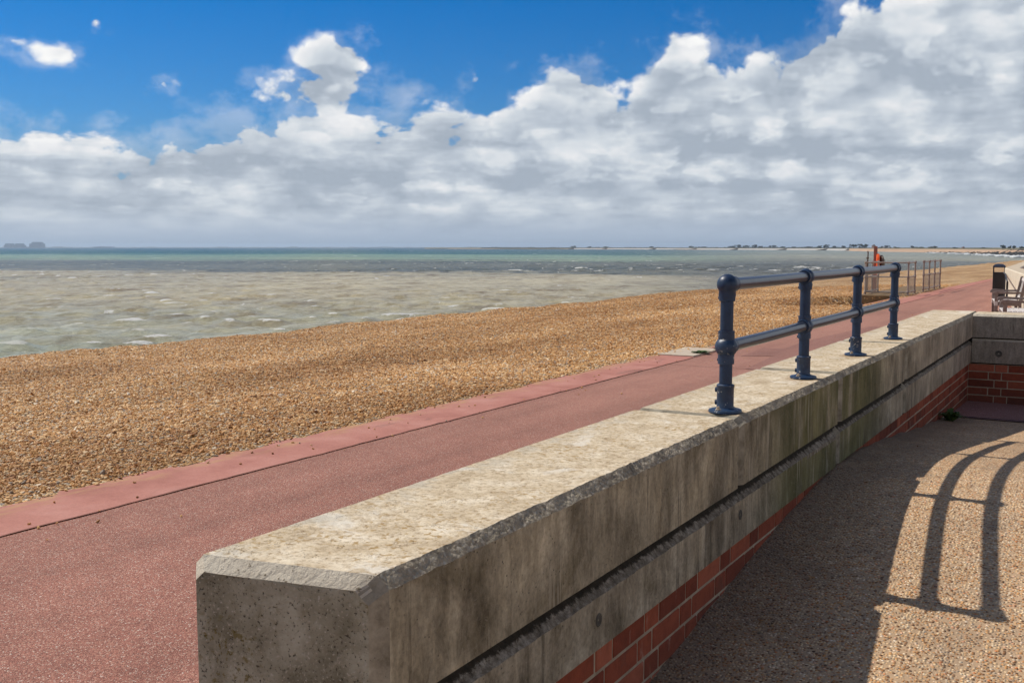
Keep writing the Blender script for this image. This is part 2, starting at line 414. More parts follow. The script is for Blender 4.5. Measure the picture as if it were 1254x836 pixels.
def mk_asphalt(name, base, dark=1.0, patchy=True):
    m, t, b = mat(name); P = position(t)
    g1 = t.vor(P, 190, 'F1', 'Color'); gs = t.new('ShaderNodeSeparateColor'); t.put(gs.inputs[0], g1); gd = t.vor(P, 190, 'F1')
    c = t.mix(0, base, base)
    col = t.ramp(gs.outputs[0], [(0, tuple(x * .50 for x in base)), (.35, tuple(x * .85 for x in base)), (.75, tuple(min(1, x * 1.15) for x in base)), (.93, (base[0] * 1.35, base[1] * 1.9, base[2] * 1.9)), (1, (.62, .50, .42))])
    big = t.noise(P, .55, 4, .6); mid = t.noise(P, 4.5, 6, .65)
    col = t.mix(.9, col, t.ramp(big, [(.3, .86), (.7, 1.12)]), 'MULTIPLY')
    col = t.mix(.9, col, t.ramp(mid, [(.3, .88), (.7, 1.10)]), 'MULTIPLY')
    far = t.step(t.vm('LENGTH', t.vm('SUBTRACT', P, (-2, 1, 0)), out=1), 2.0, 14.)
    col = t.mix(t.m('MULTIPLY', far, .35), col, (.46, .24, .175))
    tr = t.noise(t.vm('MULTIPLY', P, (2.2, .16, 1)), 1., 5, .6)
    col = t.mix(.8, col, t.ramp(tr, [(.36, (.84, .83, .83)), (.5, (1, 1, 1)), (.64, (1.10, 1.11, 1.12))]), 'MULTIPLY')
    drp = t.step(t.noise(P, 7., 5, .7), .64, .70, 0, .45)
    col = t.mix(drp, col, (base[0] * .45, base[1] * .5, base[2] * .5))
    spot = t.m('MULTIPLY', t.step(t.vor(P, 1.6, 'F1'), .03, .012), .8)
    col = t.mix(spot, col, (.07, .045, .035))
    stain = t.step(t.noise(t.vm('MULTIPLY', P, (1, .35, 1)), .9, 5, .6), .58, .72, 0, .28)
    col = t.mix(stain, col, tuple(x * .62 for x in base))
    t.put(b.inputs['Base Color'], col)
    h = t.m('ADD', t.m('MULTIPLY', gd, -1.), t.m('MULTIPLY', t.noise(P, 90, 4, .7), .8))
    t.put(b.inputs['Normal'], t.bump(h, .0035, .9)); b.inputs['Roughness'].default_value = .8
    return m
M['asphalt'] = mk_asphalt('red_asphalt', (.335, .134, .093))
M['asphalt_dark'] = mk_asphalt('red_asphalt_patch', (.21, .075, .058))
M['landing'] = mk_asphalt('landing_paint', (.27, .115, .10))

def mk_kerb():
    m, t, b = mat('red_concrete_edging'); P = position(t); s = t.sep(P)
    c = t.ramp(t.noise(P, 2.2, 6, .6), [(.3, (.35, .135, .10)), (.5, (.44, .185, .14)), (.7, (.50, .235, .185))])
    c = t.mix(.7, c, t.ramp(t.noise(P, 60, 5, .7), [(.3, .82), (.7, 1.15)]), 'MULTIPLY')
    sand = t.m('MULTIPLY', t.step(t.m('ADD', s[0], t.m('MULTIPLY', t.noise(P, 3.5, 5, .65), .5)), -5.36, -5.62), t.step(t.noise(t.vm('MULTIPLY', P, (3, 1, 1)), 3, 5, .65), .42, .62))
    c = t.mix(t.m('MULTIPLY', sand, .75), c, (.47, .27, .13))
    wet = t.step(t.noise(t.vm('MULTIPLY', P, (1.6, .5, 1)), 1.7, 4, .6), .60, .68, 0, .45)
    c = t.mix(wet, c, (.20, .10, .075))
    t.put(b.inputs['Base Color'], c); t.put(b.inputs['Normal'], t.bump(t.noise(P, 70, 5, .7), .003, .6))
    return m
M['kerb'] = mk_kerb()

def mk_plain(name, c1, c2, scale=10, rough=.85, bumpd=.002, bscale=80, spec=.3, metal=0, speck=None):
    m, t, b = mat(name); P = objco(t)
    c = t.ramp(t.noise(P, scale, 5, .65), [(.32, c1), (.68, c2)])
    if speck: c = t.mix(t.step(t.noise(P, speck[0], 4, .7), speck[1], speck[1] + .05), c, speck[2])
    t.put(b.inputs['Base Color'], c); b.inputs['Roughness'].default_value = rough; b.inputs['Specular IOR Level'].default_value = spec
    b.inputs['Metallic'].default_value = metal
    if bumpd: t.put(b.inputs['Normal'], t.bump(t.noise(P, bscale, 4, .6), bumpd, .7))
    return m
M['navy'] = mk_plain('navy_paint', (.005, .020, .055), (.010, .034, .085), 14, .42, .0010, 60, .45)
M['navy_chip'] = mk_plain('navy_paint_chipped', (.007, .024, .062), (.016, .042, .095), 30, .42, .0018, 90, .5, speck=(42, .615, (.44, .43, .41)))
M['rail_paint'] = mk_plain('dark_glossy_rail_paint', (.020, .028, .050), (.040, .050, .075), 20, .28, .0008, 50, .7)
M['bolt'] = mk_plain('old_bolt_paint', (.38, .27, .17), (.62, .52, .40), 60, .7, .001)
M['galv'] = mk_plain('galvanised_steel', (.30, .24, .20), (.44, .38, .33), 6, .5, 0, 1, .5, .2)
M['galv_rust'] = mk_plain('rusty_galvanised_steel', (.22, .15, .125), (.36, .29, .26), 5, .6, 0, 1, .4, .1)
M['oak'] = mk_plain('weathered_grey_wood', (.16, .12, .105), (.27, .22, .20), 9, .8, .002, 40)
M['oakpale'] = mk_plain('worn_pale_wood', (.50, .45, .42), (.68, .63, .60), 9, .8, .002, 40)
M['black'] = mk_plain('black_plastic', (.010, .009, .011), (.017, .015, .018), 9, .45, .0005, 40, .4)
M['blacktop'] = mk_plain('bin_hood_plastic', (.025, .032, .055), (.035, .045, .07), 9, .4, 0)
M['orange'] = mk_plain('orange_plastic', (.72, .085, .015), (.80, .12, .02), 9, .45, 0)
M['redpost'] = mk_plain('faded_red_timber', (.30, .12, .085), (.40, .17, .13), 9, .8, 0)
M['darkwood'] = mk_plain('dark_timber', (.09, .06, .045), (.16, .11, .085), 5, .85, 0)
M['rope'] = mk_plain('dull_rope', (.16, .13, .10), (.26, .21, .16), 20, .9, .004, 60)
M['cream'] = mk_plain('cream_render', (.58, .50, .37), (.72, .65, .52), 2.2, .9, .003, 30, speck=(9, .60, (.42, .34, .24)))
M['creamtop'] = mk_plain('wall_top_concrete', (.50, .40, .28), (.60, .50, .37), 2.2, .9, .003, 30)
M['paleslab'] = mk_plain('pale_concrete_slab', (.46, .37, .27), (.58, .49, .38), 6, .9, .003, 40, speck=(20, .6, (.3, .22, .14)))
M['platform'] = mk_plain('stained_shaded_platform_concrete', (.15, .095, .045), (.24, .16, .085), 3, .9, .006, 30)  # brown stain, darkened further to stand for the shaded near face
M['gap'] = mk_plain('bitumen_seal', (.012, .011, .010), (.03, .026, .022), 30, .9, .004, 60)
M['seam'] = mk_plain('dirty_seam', (.10, .045, .035), (.24, .10, .075), 5, .9, .004, 60)
M['plug'] = mk_plain('dark_mortar_plug', (.055, .05, .042), (.11, .10, .085), 30, .9, .003, 80)
M['leaf'] = mk_plain('weed_leaf', (.035, .07, .012), (.075, .12, .03), 20, .6, 0)
M['deadleaf'] = mk_plain('dry_leaf', (.38, .18, .07), (.50, .30, .14), 40, .8, 0)
M['tree'] = mk_plain('tree_foliage', (.012, .020, .014), (.030, .042, .024), .25, .9, 0)
M['treeb'] = mk_plain('scrub_foliage', (.05, .06, .03), (.09, .095, .045), .25, .9, 0)
M['trunk'] = mk_plain('tree_bark', (.05, .04, .03), (.08, .06, .045), 2, .9, 0)
M['block'] = mk_plain('grey_cladding', (.05, .08, .13), (.07, .10, .16), .02, .8, 0)
M['house'] = mk_plain('brown_brick_wall', (.26, .15, .11), (.32, .19, .14), .5, .9, 0)
M['roof'] = mk_plain('dark_roof_tiles', (.10, .06, .05), (.15, .09, .07), .5, .9, 0)
M['whitewall'] = mk_plain('pale_rendered_wall', (.36, .34, .31), (.48, .46, .42), .3, .9, 0)
M['rock'] = mk_plain('dark_wet_rock', (.018, .018, .018), (.05, .047, .042), .4, .75, .2, 1)
M['foam'] = mk_plain('white_surf', (.50, .52, .52), (.68, .70, .70), .8, .9, 0)
M['land'] = mk_plain('coastal_grass', (.13, .12, .06), (.22, .18, .10), .02, .95, 0)
M['spit'] = mk_plain('far_shingle', (.42, .27, .165), (.52, .36, .235), .03, .95, 0)
M['farcoast'] = mk_plain('distant_land', (.07, .085, .07), (.10, .11, .085), .002, .95, 0)

def mk_shingle():
    m, t, b = mat('shingle'); P = position(t)
    flatP = t.vm('MULTIPLY', P, (1, 1, .6)); cols = []
    v1 = t.vor(flatP, 42, 'F1', 'Color'); d1 = t.vor(flatP, 42, 'F1')
    sc_ = t.new('ShaderNodeSeparateColor'); t.put(sc_.inputs[0], v1)
    c = t.ramp(sc_.outputs[0], [(0, (.20, .09, .035)), (.25, (.42, .22, .08)), (.5, (.60, .35, .145)), (.72, (.70, .48, .25)), (.86, (.78, .64, .44)), (.93, (.32, .29, .27)), (1, (.86, .80, .70))])
    band = t.noise(t.vm('MULTIPLY', P, (.42, .13, 1)), 1., 4, .55)
    c = t.mix(.9, c, t.ramp(band, [(.37, (.74, .64, .51)), (.5, (.96, .90, .81)), (.63, (1.15, 1.15, 1.12))]), 'MULTIPLY')
    c = t.mix(.8, c, t.ramp(t.noise(P, 6, 6, .75), [(.3, .72), (.7, 1.2)]), 'MULTIPLY')
    t.put(b.inputs['Base Color'], c)
    t.put(b.inputs['Normal'], t.bump(t.m('MULTIPLY', d1, -1.), .03, 1., t.bump(t.noise(P, 9, 5, .7), .05, .8)))
    # loose stones
    m2, t, b = mat('pebble'); P = position(t)
    rnd = t.new('ShaderNodeObjectInfo').outputs['Random']
    c = t.ramp(rnd, [(0, (.20, .095, .035)), (.12, (.38, .19, .065)), (.34, (.56, .31, .115)), (.60, (.68, .44, .20)), (.78, (.76, .56, .32)), (.88, (.82, .72, .54)), (.93, (.27, .25, .24)), (.96, (.44, .41, .38)), (1, (.88, .84, .76))])
    band = t.noise(t.vm('MULTIPLY', P, (.42, .13, 1)), 1., 4, .55)
    c = t.mix(.9, c, t.ramp(band, [(.37, (.74, .64, .51)), (.5, (.96, .90, .81)), (.63, (1.15, 1.15, 1.12))]), 'MULTIPLY')
    c = t.mix(1., c, (1.0, .91, .80), 'MULTIPLY')
    t.put(b.inputs['Base Color'], c); b.inputs['Roughness'].default_value = .65
    return m, m2
M['shingle'], M['pebble'] = mk_shingle()

def mk_ramp():
    m, t, b = mat('exposed_aggregate'); P = position(t); s = t.sep(P)
    Pw = t.vm('ADD', P, t.vm('SCALE', t.noise(P, 60, 2, out=1), .006))
    v = t.vor(Pw, 92, 'F1', 'Color'); d = t.vor(Pw, 92, 'F1'); q = t.new('ShaderNodeSeparateColor'); t.put(q.inputs[0], v)
    c = t.ramp(q.outputs[0], [(0, (.11, .065, .04)), (.18, (.34, .17, .075)), (.35, (.58, .31, .12)), (.5, (.70, .52, .32)), (.66, (.80, .67, .48)), (.78, (.26, .20, .16)), (.9, (.88, .80, .66)), (.96, (.62, .20, .05)), (1, (.92, .86, .76))])
    c = t.mix(t.step(d, .38, .62), c, (.46, .35, .245))
    c = t.mix(.85, c, t.ramp(t.noise(P, 1.3, 5, .6), [(.3, (.80, .78, .76)), (.7, (1.16, 1.14, 1.10))]), 'MULTIPLY')
    c = t.mix(1., c, (1.06, .96, .84), 'MULTIPLY')
    # grime near the wall foot
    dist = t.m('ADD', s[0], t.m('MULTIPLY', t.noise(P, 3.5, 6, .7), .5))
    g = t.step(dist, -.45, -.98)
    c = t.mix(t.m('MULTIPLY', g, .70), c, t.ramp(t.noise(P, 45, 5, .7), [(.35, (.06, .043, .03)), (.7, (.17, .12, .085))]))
    g2 = t.m('MULTIPLY', t.step(t.noise(t.vm('MULTIPLY', P, (2, 1, 1)), 1.8, 6, .65), .50, .66), .30)
    c = t.mix(g2, c, (.20, .15, .11))
    t.put(b.inputs['Base Color'], c)
    t.put(b.inputs['Normal'], t.bump(t.m('MULTIPLY', t.m('MINIMUM', d, .6), -1.), .010, 1., t.bump(t.noise(P, 30, 5, .7), .006, .6)))
    return m
M['ramp'] = mk_ramp()

def mk_sea():
    m, t, b = mat('sea_water'); P = position(t); s = t.sep(P)
    # silt colour of the near water, then a dark band, by distance from the camera, with ragged borders
    Q = t.vm('SUBTRACT', P, (0, 0, -3)); F = t.vm('DOT_PRODUCT', Q, tuple(Fh), out=1); Rr = t.vm('DOT_PRODUCT', Q, tuple(Rh), out=1)
    ny = t.m('LOGARITHM', t.m('MAXIMUM', t.vm('LENGTH', Q, out=1), 1.), 10.)
    wob = t.noise(t.xyz(t.m('DIVIDE', Rr, t.m('MAXIMUM', F, 1.)), t.m('MULTIPLY', ny, 9.), 0), 2.6, 6, .6)
    f = t.m('ADD', ny, t.m('MULTIPLY', t.m('SUBTRACT', wob, .5), .5))
    f = t.m('ADD', f, t.m('MULTIPLY', t.m('DIVIDE', Rr, t.m('MAXIMUM', F, 1.)), .16))
    f = t.m('DIVIDE', t.m('SUBTRACT', f, 1.5), 2.5)       # log10 distance 1.5..4 -> 0..1
    LB = lambda d: (math.log10(d) - 1.5) / 2.5
    tanx = t.m('DIVIDE', Rr, t.m('MAXIMUM', F, 1.))
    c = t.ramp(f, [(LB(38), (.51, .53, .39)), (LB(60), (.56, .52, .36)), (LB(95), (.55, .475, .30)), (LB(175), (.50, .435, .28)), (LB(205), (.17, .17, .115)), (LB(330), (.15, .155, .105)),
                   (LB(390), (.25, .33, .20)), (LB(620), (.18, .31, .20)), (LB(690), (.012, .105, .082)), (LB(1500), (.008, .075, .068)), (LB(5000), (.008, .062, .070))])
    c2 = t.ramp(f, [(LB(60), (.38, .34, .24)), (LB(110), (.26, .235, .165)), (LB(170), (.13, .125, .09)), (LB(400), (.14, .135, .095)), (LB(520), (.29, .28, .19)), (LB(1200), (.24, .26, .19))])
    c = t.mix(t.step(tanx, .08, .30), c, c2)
    # wave shade painted into the colour as brown dashes; broader patches; finer crest streaks
    wv = t.xyz(t.m('MULTIPLY', Rr, .20), t.m('MULTIPLY', F, .11), 0)
    n1 = t.noise(wv, 1., 7, .70, .5)
    c = t.mix(.75, c, t.ramp(n1, [(.36, (.58, .50, .38)), (.5, (1, 1, 1)), (.64, (1.16, 1.17, 1.18))]), 'MULTIPLY')
    wv3 = t.xyz(t.m('MULTIPLY', Rr, .010), t.m('MULTIPLY', F, .012), 3)
    n3 = t.noise(wv3, 1., 5, .6)
    c = t.mix(.8, c, t.ramp(n3, [(.36, (.74, .78, .80)), (.5, (1, 1, 1)), (.64, (1.16, 1.14, 1.08))]), 'MULTIPLY')
    n4 = t.noise(t.xyz(t.m('MULTIPLY', Rr, .62), t.m('MULTIPLY', F, .26), 4), 1., 6, .7, .6)
    c = t.mix(.8, c, t.ramp(n4, [(.36, (.74, .69, .58)), (.5, (1, 1, 1)), (.64, (1.16, 1.16, 1.14))]), 'MULTIPLY')
    foam = t.new('ShaderNodeAttribute', attribute_name='foam').outputs['Fac']
    fn = t.noise(t.xyz(t.m('MULTIPLY', Rr, 1.1), t.m('MULTIPLY', F, 2.4), 0), 1.3, 6, .7)
    fl = t.noise(t.xyz(t.m('MULTIPLY', Rr, .05), t.m('MULTIPLY', F, .02), 2), 1., 3, .6)
    fm = t.m('MULTIPLY', t.step(t.m('ADD', foam, t.m('MULTIPLY', t.m('SUBTRACT', fn, .5), 1.6)), .45, .7), t.m('MULTIPLY', t.step(foam, .02, .2), t.step(fl, .40, .52)))
    sp_ = t.noise(t.xyz(t.m('MULTIPLY', Rr, .42), t.m('MULTIPLY', F, .14), 11), 1., 6, .72, .3)
    fm = t.m('MAXIMUM', fm, t.m('MULTIPLY', t.step(sp_, .64, .675), .9))
    fv = t.xyz(t.m('MULTIPLY', Rr, .09), t.m('MULTIPLY', F, .012), 7)
    wc = t.m('MULTIPLY', t.step(t.noise(fv, 1., 8, .74, .3), .63, .67), t.step(ny, 2.2, 2.6))
    fm = t.m('MAXIMUM', fm, t.m('MULTIPLY', wc, .75))
    c = t.mix(fm, c, (.78, .77, .72))
    t.put(b.inputs['Base Color'], c)
    t.put(b.inputs['Roughness'], t.m('ADD', t.m('MULTIPLY', fm, .5), .24))
    b.inputs['Specular IOR Level'].default_value = .22; b.inputs['IOR'].default_value = 1.33
    w2 = t.noise(t.xyz(t.m('MULTIPLY', Rr, 1.2), t.m('MULTIPLY', F, 3.0), 0), 1.3, 8, .72, .4)
    w1 = t.noise(t.xyz(t.m('MULTIPLY', Rr, .12), t.m('MULTIPLY', F, .35), 5), 1., 6, .6, .4)
    h = t.m('ADD', t.m('MULTIPLY', w2, .34), t.m('MULTIPLY', w1, 1.4))
    t.put(b.inputs['Normal'], t.bump(h, 1.1, .9))
    return m
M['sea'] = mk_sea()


# ------------------------------------------------------------------ pixel helper for laying out far things
fwv = Vector((-math.sin(YAW) * math.cos(PITCH), math.cos(YAW) * math.cos(PITCH), -math.sin(PITCH)))
rtv = Vector((math.cos(YAW), math.sin(YAW), 0)); upv = rtv.cross(fwv)
def at_z(x, y, z):
    r = fwv * 1250 + rtv * (x - 627) + upv * (418 - y); k = (z - H) / r.z; return Vector((r.x * k, r.y * k, z))
def at_dist(x, d, z=0.):
    """ground point on the bearing of column x at distance d (along the view axis)"""
    a = math.atan((x - 627) / 1255.3); L = d / math.cos(a)
    v = Fh * math.cos(a) + Rh * math.sin(a); return Vector((v.x * L, v.y * L, z))
def nz(x, y, s=1., o=0.): return noise.noise(Vector((x * s + o, y * s - o, o * 1.7)))

# ------------------------------------------------------------------ sea
def make_sea():
    nr, na = 760, 560
    rad = np.concatenate([[9], 14 * (14000 / 14) ** (np.linspace(0, 1, nr) ** 1.0)])
    # finer rings where waves are resolved
    rad = np.concatenate([np.geomspace(10, 420, 640), np.geomspace(430, 14000, 160)])
    ang = np.radians(np.linspace(-78, 62, na))
    A, Rd = np.meshgrid(ang, rad)
    lx = Rd * np.sin(A); ly = Rd * np.cos(A)
    Z = np.zeros_like(lx); 
    g = np.random.default_rng(3)
    for k in range(60):
        lam = 1.3 * (6.5 / 1.3) ** g.random(); th = g.normal(0, .55); amp = .0080 * lam ** .8
        kk = 2 * np.pi / lam; ph = g.random() * 6.28
        arg = kk * (lx * np.sin(th) + ly * np.cos(th)) + ph + .6 * np.sin(lx * .05 * (1 + g.random()) + ly * .03 + ph)
        sharp = np.exp(np.sin(arg) * .9) - 1.266
        fade = np.clip(1.6 - Rd * 0.012 / lam, 0, 1)
        Z += amp * sharp * fade
    env = .75 + .5 * np.sin(lx * .021 + 1.3 * np.sin(ly * .013)) * np.sin(ly * .033 + lx * .004)
    Z = Z * env
    q_ = np.quantile(Z[(Rd > 30) & (Rd < 160)], [.93, .993]); foam = np.clip((Z - q_[0]) / (q_[1] - q_[0]), 0, 1) * np.clip((450 - Rd) / 150, 0, 1)
    X = Rh.x * lx + Fh.x * ly; Y = Rh.y * lx + Fh.y * ly
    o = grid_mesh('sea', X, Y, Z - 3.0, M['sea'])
    at = o.data.attributes.new('foam', 'FLOAT', 'POINT'); at.data.foreach_set('value', foam.ravel().astype(np.float32))
    structure(o)
make_sea()

# ------------------------------------------------------------------ shingle beach
CREST = [(-40, 18.5), (11, 17.5), (20, 17.1), (43, 16.7), (91, 15.9), (119, 14.6), (187, 13.0), (260, 6.0), (330, -8.), (420, -40.), (520, -100.)]
EDGE = [(-40, 5.99), (13.9, 5.97), (14.6, 5.72), (15.6, 5.66), (18, 5.78), (29, 5.98), (45, 6.0), (58, 5.65), (100, 5.2), (187, 3.0), (260, -6), (330, -22), (420, -55), (520, -115)]
ci = lambda s: np.interp(s, [c[0] for c in CREST], [-c[1] for c in CREST])
ei = lambda s: np.interp(s, [c[0] for c in EDGE], [-c[1] for c in EDGE])
def smoothn(X, Y, sc_, seed):
    g = np.random.default_rng(seed); Z = np.zeros_like(X)
    for k in range(14):
        th = g.random() * 6.28; f = sc_ * (.5 + 1.6 * g.random()); ph = g.random() * 6.28
        Z += np.sin((X * np.cos(th) + Y * np.sin(th)) * f + ph) / 14
    return Z
def beach_z(X, Y):
    e = ei(Y); c = ci(Y); u = (e - X) / np.maximum(e - c, .5)         # 0 at the paving, 1 at the crest
    z = np.where(u < 0, .012 + u * 1.2, np.where(u < 1, .012 - .42 * np.clip(u, 0, 1) ** 1.15, -.408 - (u - 1) * np.maximum(e - c, .5) * .24))
    z = z + np.clip(u, 0, 1) * smoothn(X, Y, .9, 5) * .14 + np.clip(u + .06, 0, 1) ** .5 * smoothn(X, Y, 6., 9) * .05 + smoothn(X, Y, 22., 4) * .010
    z = z + np.exp(-((u - .93) / .07) ** 2) * smoothn(X * .2, Y, .8, 8) * .10
    z = z + np.clip(u * 3, 0, 1) * .045 * np.sin((X + .8 * np.sin(Y * .11)) * 1.7) * (np.abs(smoothn(X * .3, Y, .35, 14)) * 4).clip(0, 1)
    # scoured hollow on the near side of the step platform
    dip = np.clip((-5.97 - X) / .12, 0, 1) * np.clip((X + 8.6) / 1.2, 0, 1) * np.clip((Y - 29.0) / 2.0, 0, 1) * np.clip((35.1 - Y) / .05 + 1, 0, 1)
    return z - dip * .62
def make_beach():
    ys = np.concatenate([np.arange(-30, 2, .5), np.arange(2, 26, .06), np.arange(26, 60, .14), np.geomspace(60, 520, 150)])
    us = np.concatenate([np.linspace(-.05, 0, 10)[:-1], np.linspace(0, 1.12, 170), np.linspace(1.2, 2.4, 12)])
    U, Y = np.meshgrid(us, ys); e = ei(Y); c = ci(Y); X = e - U * np.maximum(e - c, .5)
    # keep fixed width strip near the paving
    Z = beach_z(X, Y)
    o = grid_mesh('shingle_beach', X, Y, Z, M['shingle']); structure(o); return o
beach = make_beach()

# loose pebbles: one uncountable object, points thrown on the beach, stones instanced on them
def make_pebbles():
    pts_, scl = [], []
    def throw(n, s0, s1, size, t0=-18.2, t1=None):
        Y = RNG.uniform(s0, s1, n); X = RNG.uniform(t0, -5.6, n)
        e = ei(Y); keep = X < e + .10 * RNG.random(n) ** 3 + .02 * RNG.standard_normal(n)
        # leave out what lies well behind the camera's view and to its left
        a = np.arctan2(X * Rh.x + Y * Rh.y, X * Fh.x + Y * Fh.y); keep &= (np.abs(a) < R(34)) | ((a < 0) & (a > R(-42)))
        X, Y = X[keep], Y[keep]; Z = np.maximum(beach_z(X, Y), np.where(X > e[keep] - .02, .006, -9)) + size * .12
        pts_.append(np.stack([X, Y, Z], -1)); scl.append(np.full(len(X), size) * RNG.lognormal(0, .32, len(X)))
    throw(230000, 2.5, 12, .0100)
    throw(260000, 10, 24, .0112)
    throw(230000, 22, 48, .0155)
    throw(900, 2.5, 25, .024)
    n_ = 230; Y = RNG.uniform(2.5, 30, n_); X = -5.9 + RNG.exponential(.38, n_); ok = X < -2.0; pts_.append(np.stack([X, Y, np.full(n_, .009)], -1)[ok]); scl.append(RNG.uniform(.005, .012, n_)[ok])
    P = np.concatenate(pts_); S = np.minimum(np.concatenate(scl), .030)
    me = bpy.data.meshes.new('loose_pebbles'); me.vertices.add(len(P)); me.vertices.foreach_set('co', P.astype(np.float32).ravel())
    at = me.attributes.new('size', 'FLOAT', 'POINT'); at.data.foreach_set('value', S.astype(np.float32))
    ro = me.attributes.new('spin', 'FLOAT_VECTOR', 'POINT')
    rv = np.stack([RNG.normal(0, .35, len(P)), RNG.normal(0, .35, len(P)), RNG.uniform(0, 6.28, len(P))], -1); ro.data.foreach_set('vector', rv.astype(np.float32).ravel())
    sh = me.attributes.new('shape', 'FLOAT_VECTOR', 'POINT')
    sv = np.stack([RNG.uniform(.9, 1.5, len(P)), RNG.uniform(.7, 1.05, len(P)), RNG.uniform(.4, .75, len(P))], -1) * S[:, None]; sh.data.foreach_set('vector', sv.astype(np.float32).ravel())
    me.update()
    o = bpy.data.objects.new('loose_pebbles', me); COL.objects.link(o)
    g = bpy.data.node_groups.new('pebble_scatter', 'GeometryNodeTree')
    g.interface.new_socket('Geometry', in_out='INPUT', socket_type='NodeSocketGeometry'); g.interface.new_socket('Geometry', in_out='OUTPUT', socket_type='NodeSocketGeometry')
    n = g.nodes; l = g.links
    gi = n.new('NodeGroupInput'); go = n.new('NodeGroupOutput')
    mp = n.new('GeometryNodeMeshToPoints'); ip = n.new('GeometryNodeInstanceOnPoints'); ico = n.new('GeometryNodeMeshIcoSphere'); ico.inputs['Radius'].default_value = 1; ico.inputs['Subdivisions'].default_value = 2
    sp = n.new('GeometryNodeSetPosition'); nt_ = n.new('ShaderNodeTexNoise'); nt_.inputs['Scale'].default_value = 1.1; nt_.inputs['Detail'].default_value = 1
    vs = n.new('ShaderNodeVectorMath'); vs.operation = 'SUBTRACT'; vs.inputs[1].default_value = (.5, .5, .5)
    vk = n.new('ShaderNodeVectorMath'); vk.operation = 'SCALE'; vk.inputs[3].default_value = 1.1
    l.new(nt_.outputs['Color'], vs.inputs[0]); l.new(vs.outputs[0], vk.inputs[0]); l.new(ico.outputs[0], sp.inputs['Geometry']); l.new(vk.outputs[0], sp.inputs['Offset'])
    sm = n.new('GeometryNodeSetMaterial'); sm.inputs['Material'].default_value = M['pebble']; l.new(sp.outputs[0], sm.inputs[0])
    def attr(nm):
        a = n.new('GeometryNodeInputNamedAttribute'); a.data_type = 'FLOAT_VECTOR'; a.inputs['Name'].default_value = nm; return a.outputs['Attribute']
    e2r = n.new('FunctionNodeEulerToRotation'); l.new(attr('spin'), e2r.inputs[0])
    l.new(gi.outputs[0], mp.inputs[0]); l.new(mp.outputs[0], ip.inputs['Points']); l.new(sm.outputs[0], ip.inputs['Instance'])
    l.new(e2r.outputs[0], ip.inputs['Rotation']); l.new(attr('shape'), ip.inputs['Scale']); l.new(ip.outputs[0], go.inputs[0])
    md = o.modifiers.new('scatter', 'NODES'); md.node_group = g
    tag(o, 'loose brown, cream and grey pebbles covering the shingle beach', 'pebbles', kind='stuff')
make_pebbles()

# ------------------------------------------------------------------ promenade, edging, patches
def sheet(name, t0, t1, s0, s1, z, mt, kind='structure', thick=None):
    b = MB()
    if thick: b.box((t0, s0, z - thick), (t1, s1, z))
    else: b.add([(t0, s0, z), (t1, s0, z), (t1, s1, z), (t0, s1, z)], [[0, 1, 2, 3]])
    o = b.build(name, mt); o['kind'] = kind; return o
def ribbon(name, left, right, z, mt, ys):
    X = np.stack([left(ys), right(ys)], 1); Y = np.stack([ys, ys], 1); Z = np.full_like(X, z)
    o = grid_mesh(name, X, Y, Z, mt, smooth=False); structure(o); return o
ysr = np.concatenate([np.arange(-30, 60, 5), np.arange(60, 530, 10)]).astype(float)
asph_edge = lambda y: np.interp(y, [-30, 60, 110, 187, 260, 330, 420, 530], [-5.262, -5.262, -4.6, -2.4, 6.5, 22.5, 56, 120])
ribbon('promenade', asph_edge, lambda y: np.full_like(y, 26.) + np.maximum(0, y - 187) * .4, 0., M['asphalt'], ysr)
# edging strip a touch lower than the asphalt lip so that a dark seam shows
def edging():
    X, Y, Z = [], [], []
    ys = np.concatenate([np.arange(-30, 30, .07), np.arange(30, 60, .4)])
    wob = np.array([nz(y, 0, 1.6, 3) * .018 + nz(y, 0, 9, 5) * .008 for y in ys])
    left = np.full_like(ys, -6.25); right = -5.268 + wob
    o = grid_mesh('promenade_edging', np.stack([left, left + .12, right], 1), np.stack([ys] * 3, 1), np.stack([np.full_like(ys, -.03), np.full_like(ys, .003), np.full_like(ys, .004)], 1), M['kerb'], smooth=False)
    structure(o)
    # cracked open joint between edging and asphalt
    wd = np.array([.007 + .010 * max(0, nz(y, 1, 2.3, 8)) + .006 * max(0, nz(y, 2, 11, 4)) for y in ys])
    wd = wd * .55
    o = grid_mesh('edging_joint', np.stack([right - wd, right + wd], 1), np.stack([ys] * 2, 1), np.stack([np.full_like(ys, .0075)] * 2, 1), M['seam'], smooth=False)
    structure(o)
edging()
def poly(name, pts2, z, mt, kind='structure'):
    b = MB(); b.add([(x, y, z) for x, y in pts2], [list(range(len(pts2)))]); o = b.build(name, mt); o['kind'] = kind; return o
poly('asphalt_repair', [(-4.74, 14.62), (-4.83, 16.0), (-4.50, 16.05), (-4.56, 17.5), (-4.3, 21.5), (-2.9, 21.5), (-2.9, 12.5), (-3.7, 12.9), (-4.18, 13.1), (-4.34, 14.9)], .004, M['asphalt_dark'])
# thin transverse joints across the paving
for i, s_ in enumerate((13.1, 17.6, 26.3, 37.3, 46.4)):
    b = MB(); n = 40; w_ = .012 + .0004 * s_
    xs = [-5.25 + (5.25 - 1.8) * k / n for k in range(n + 1)]
    a_ = [(x, s_ - w_ / 2 + .03 * nz(x, s_, 2, 1), .004) for x in xs]; c_ = [(x, y + w_, z) for x, y, z in a_]
    b.add(a_ + c_, [[k, k + 1, n + 2 + k, n + 1 + k] for k in range(n)])
    structure(b.build('paving_joint', M['asphalt_dark']))
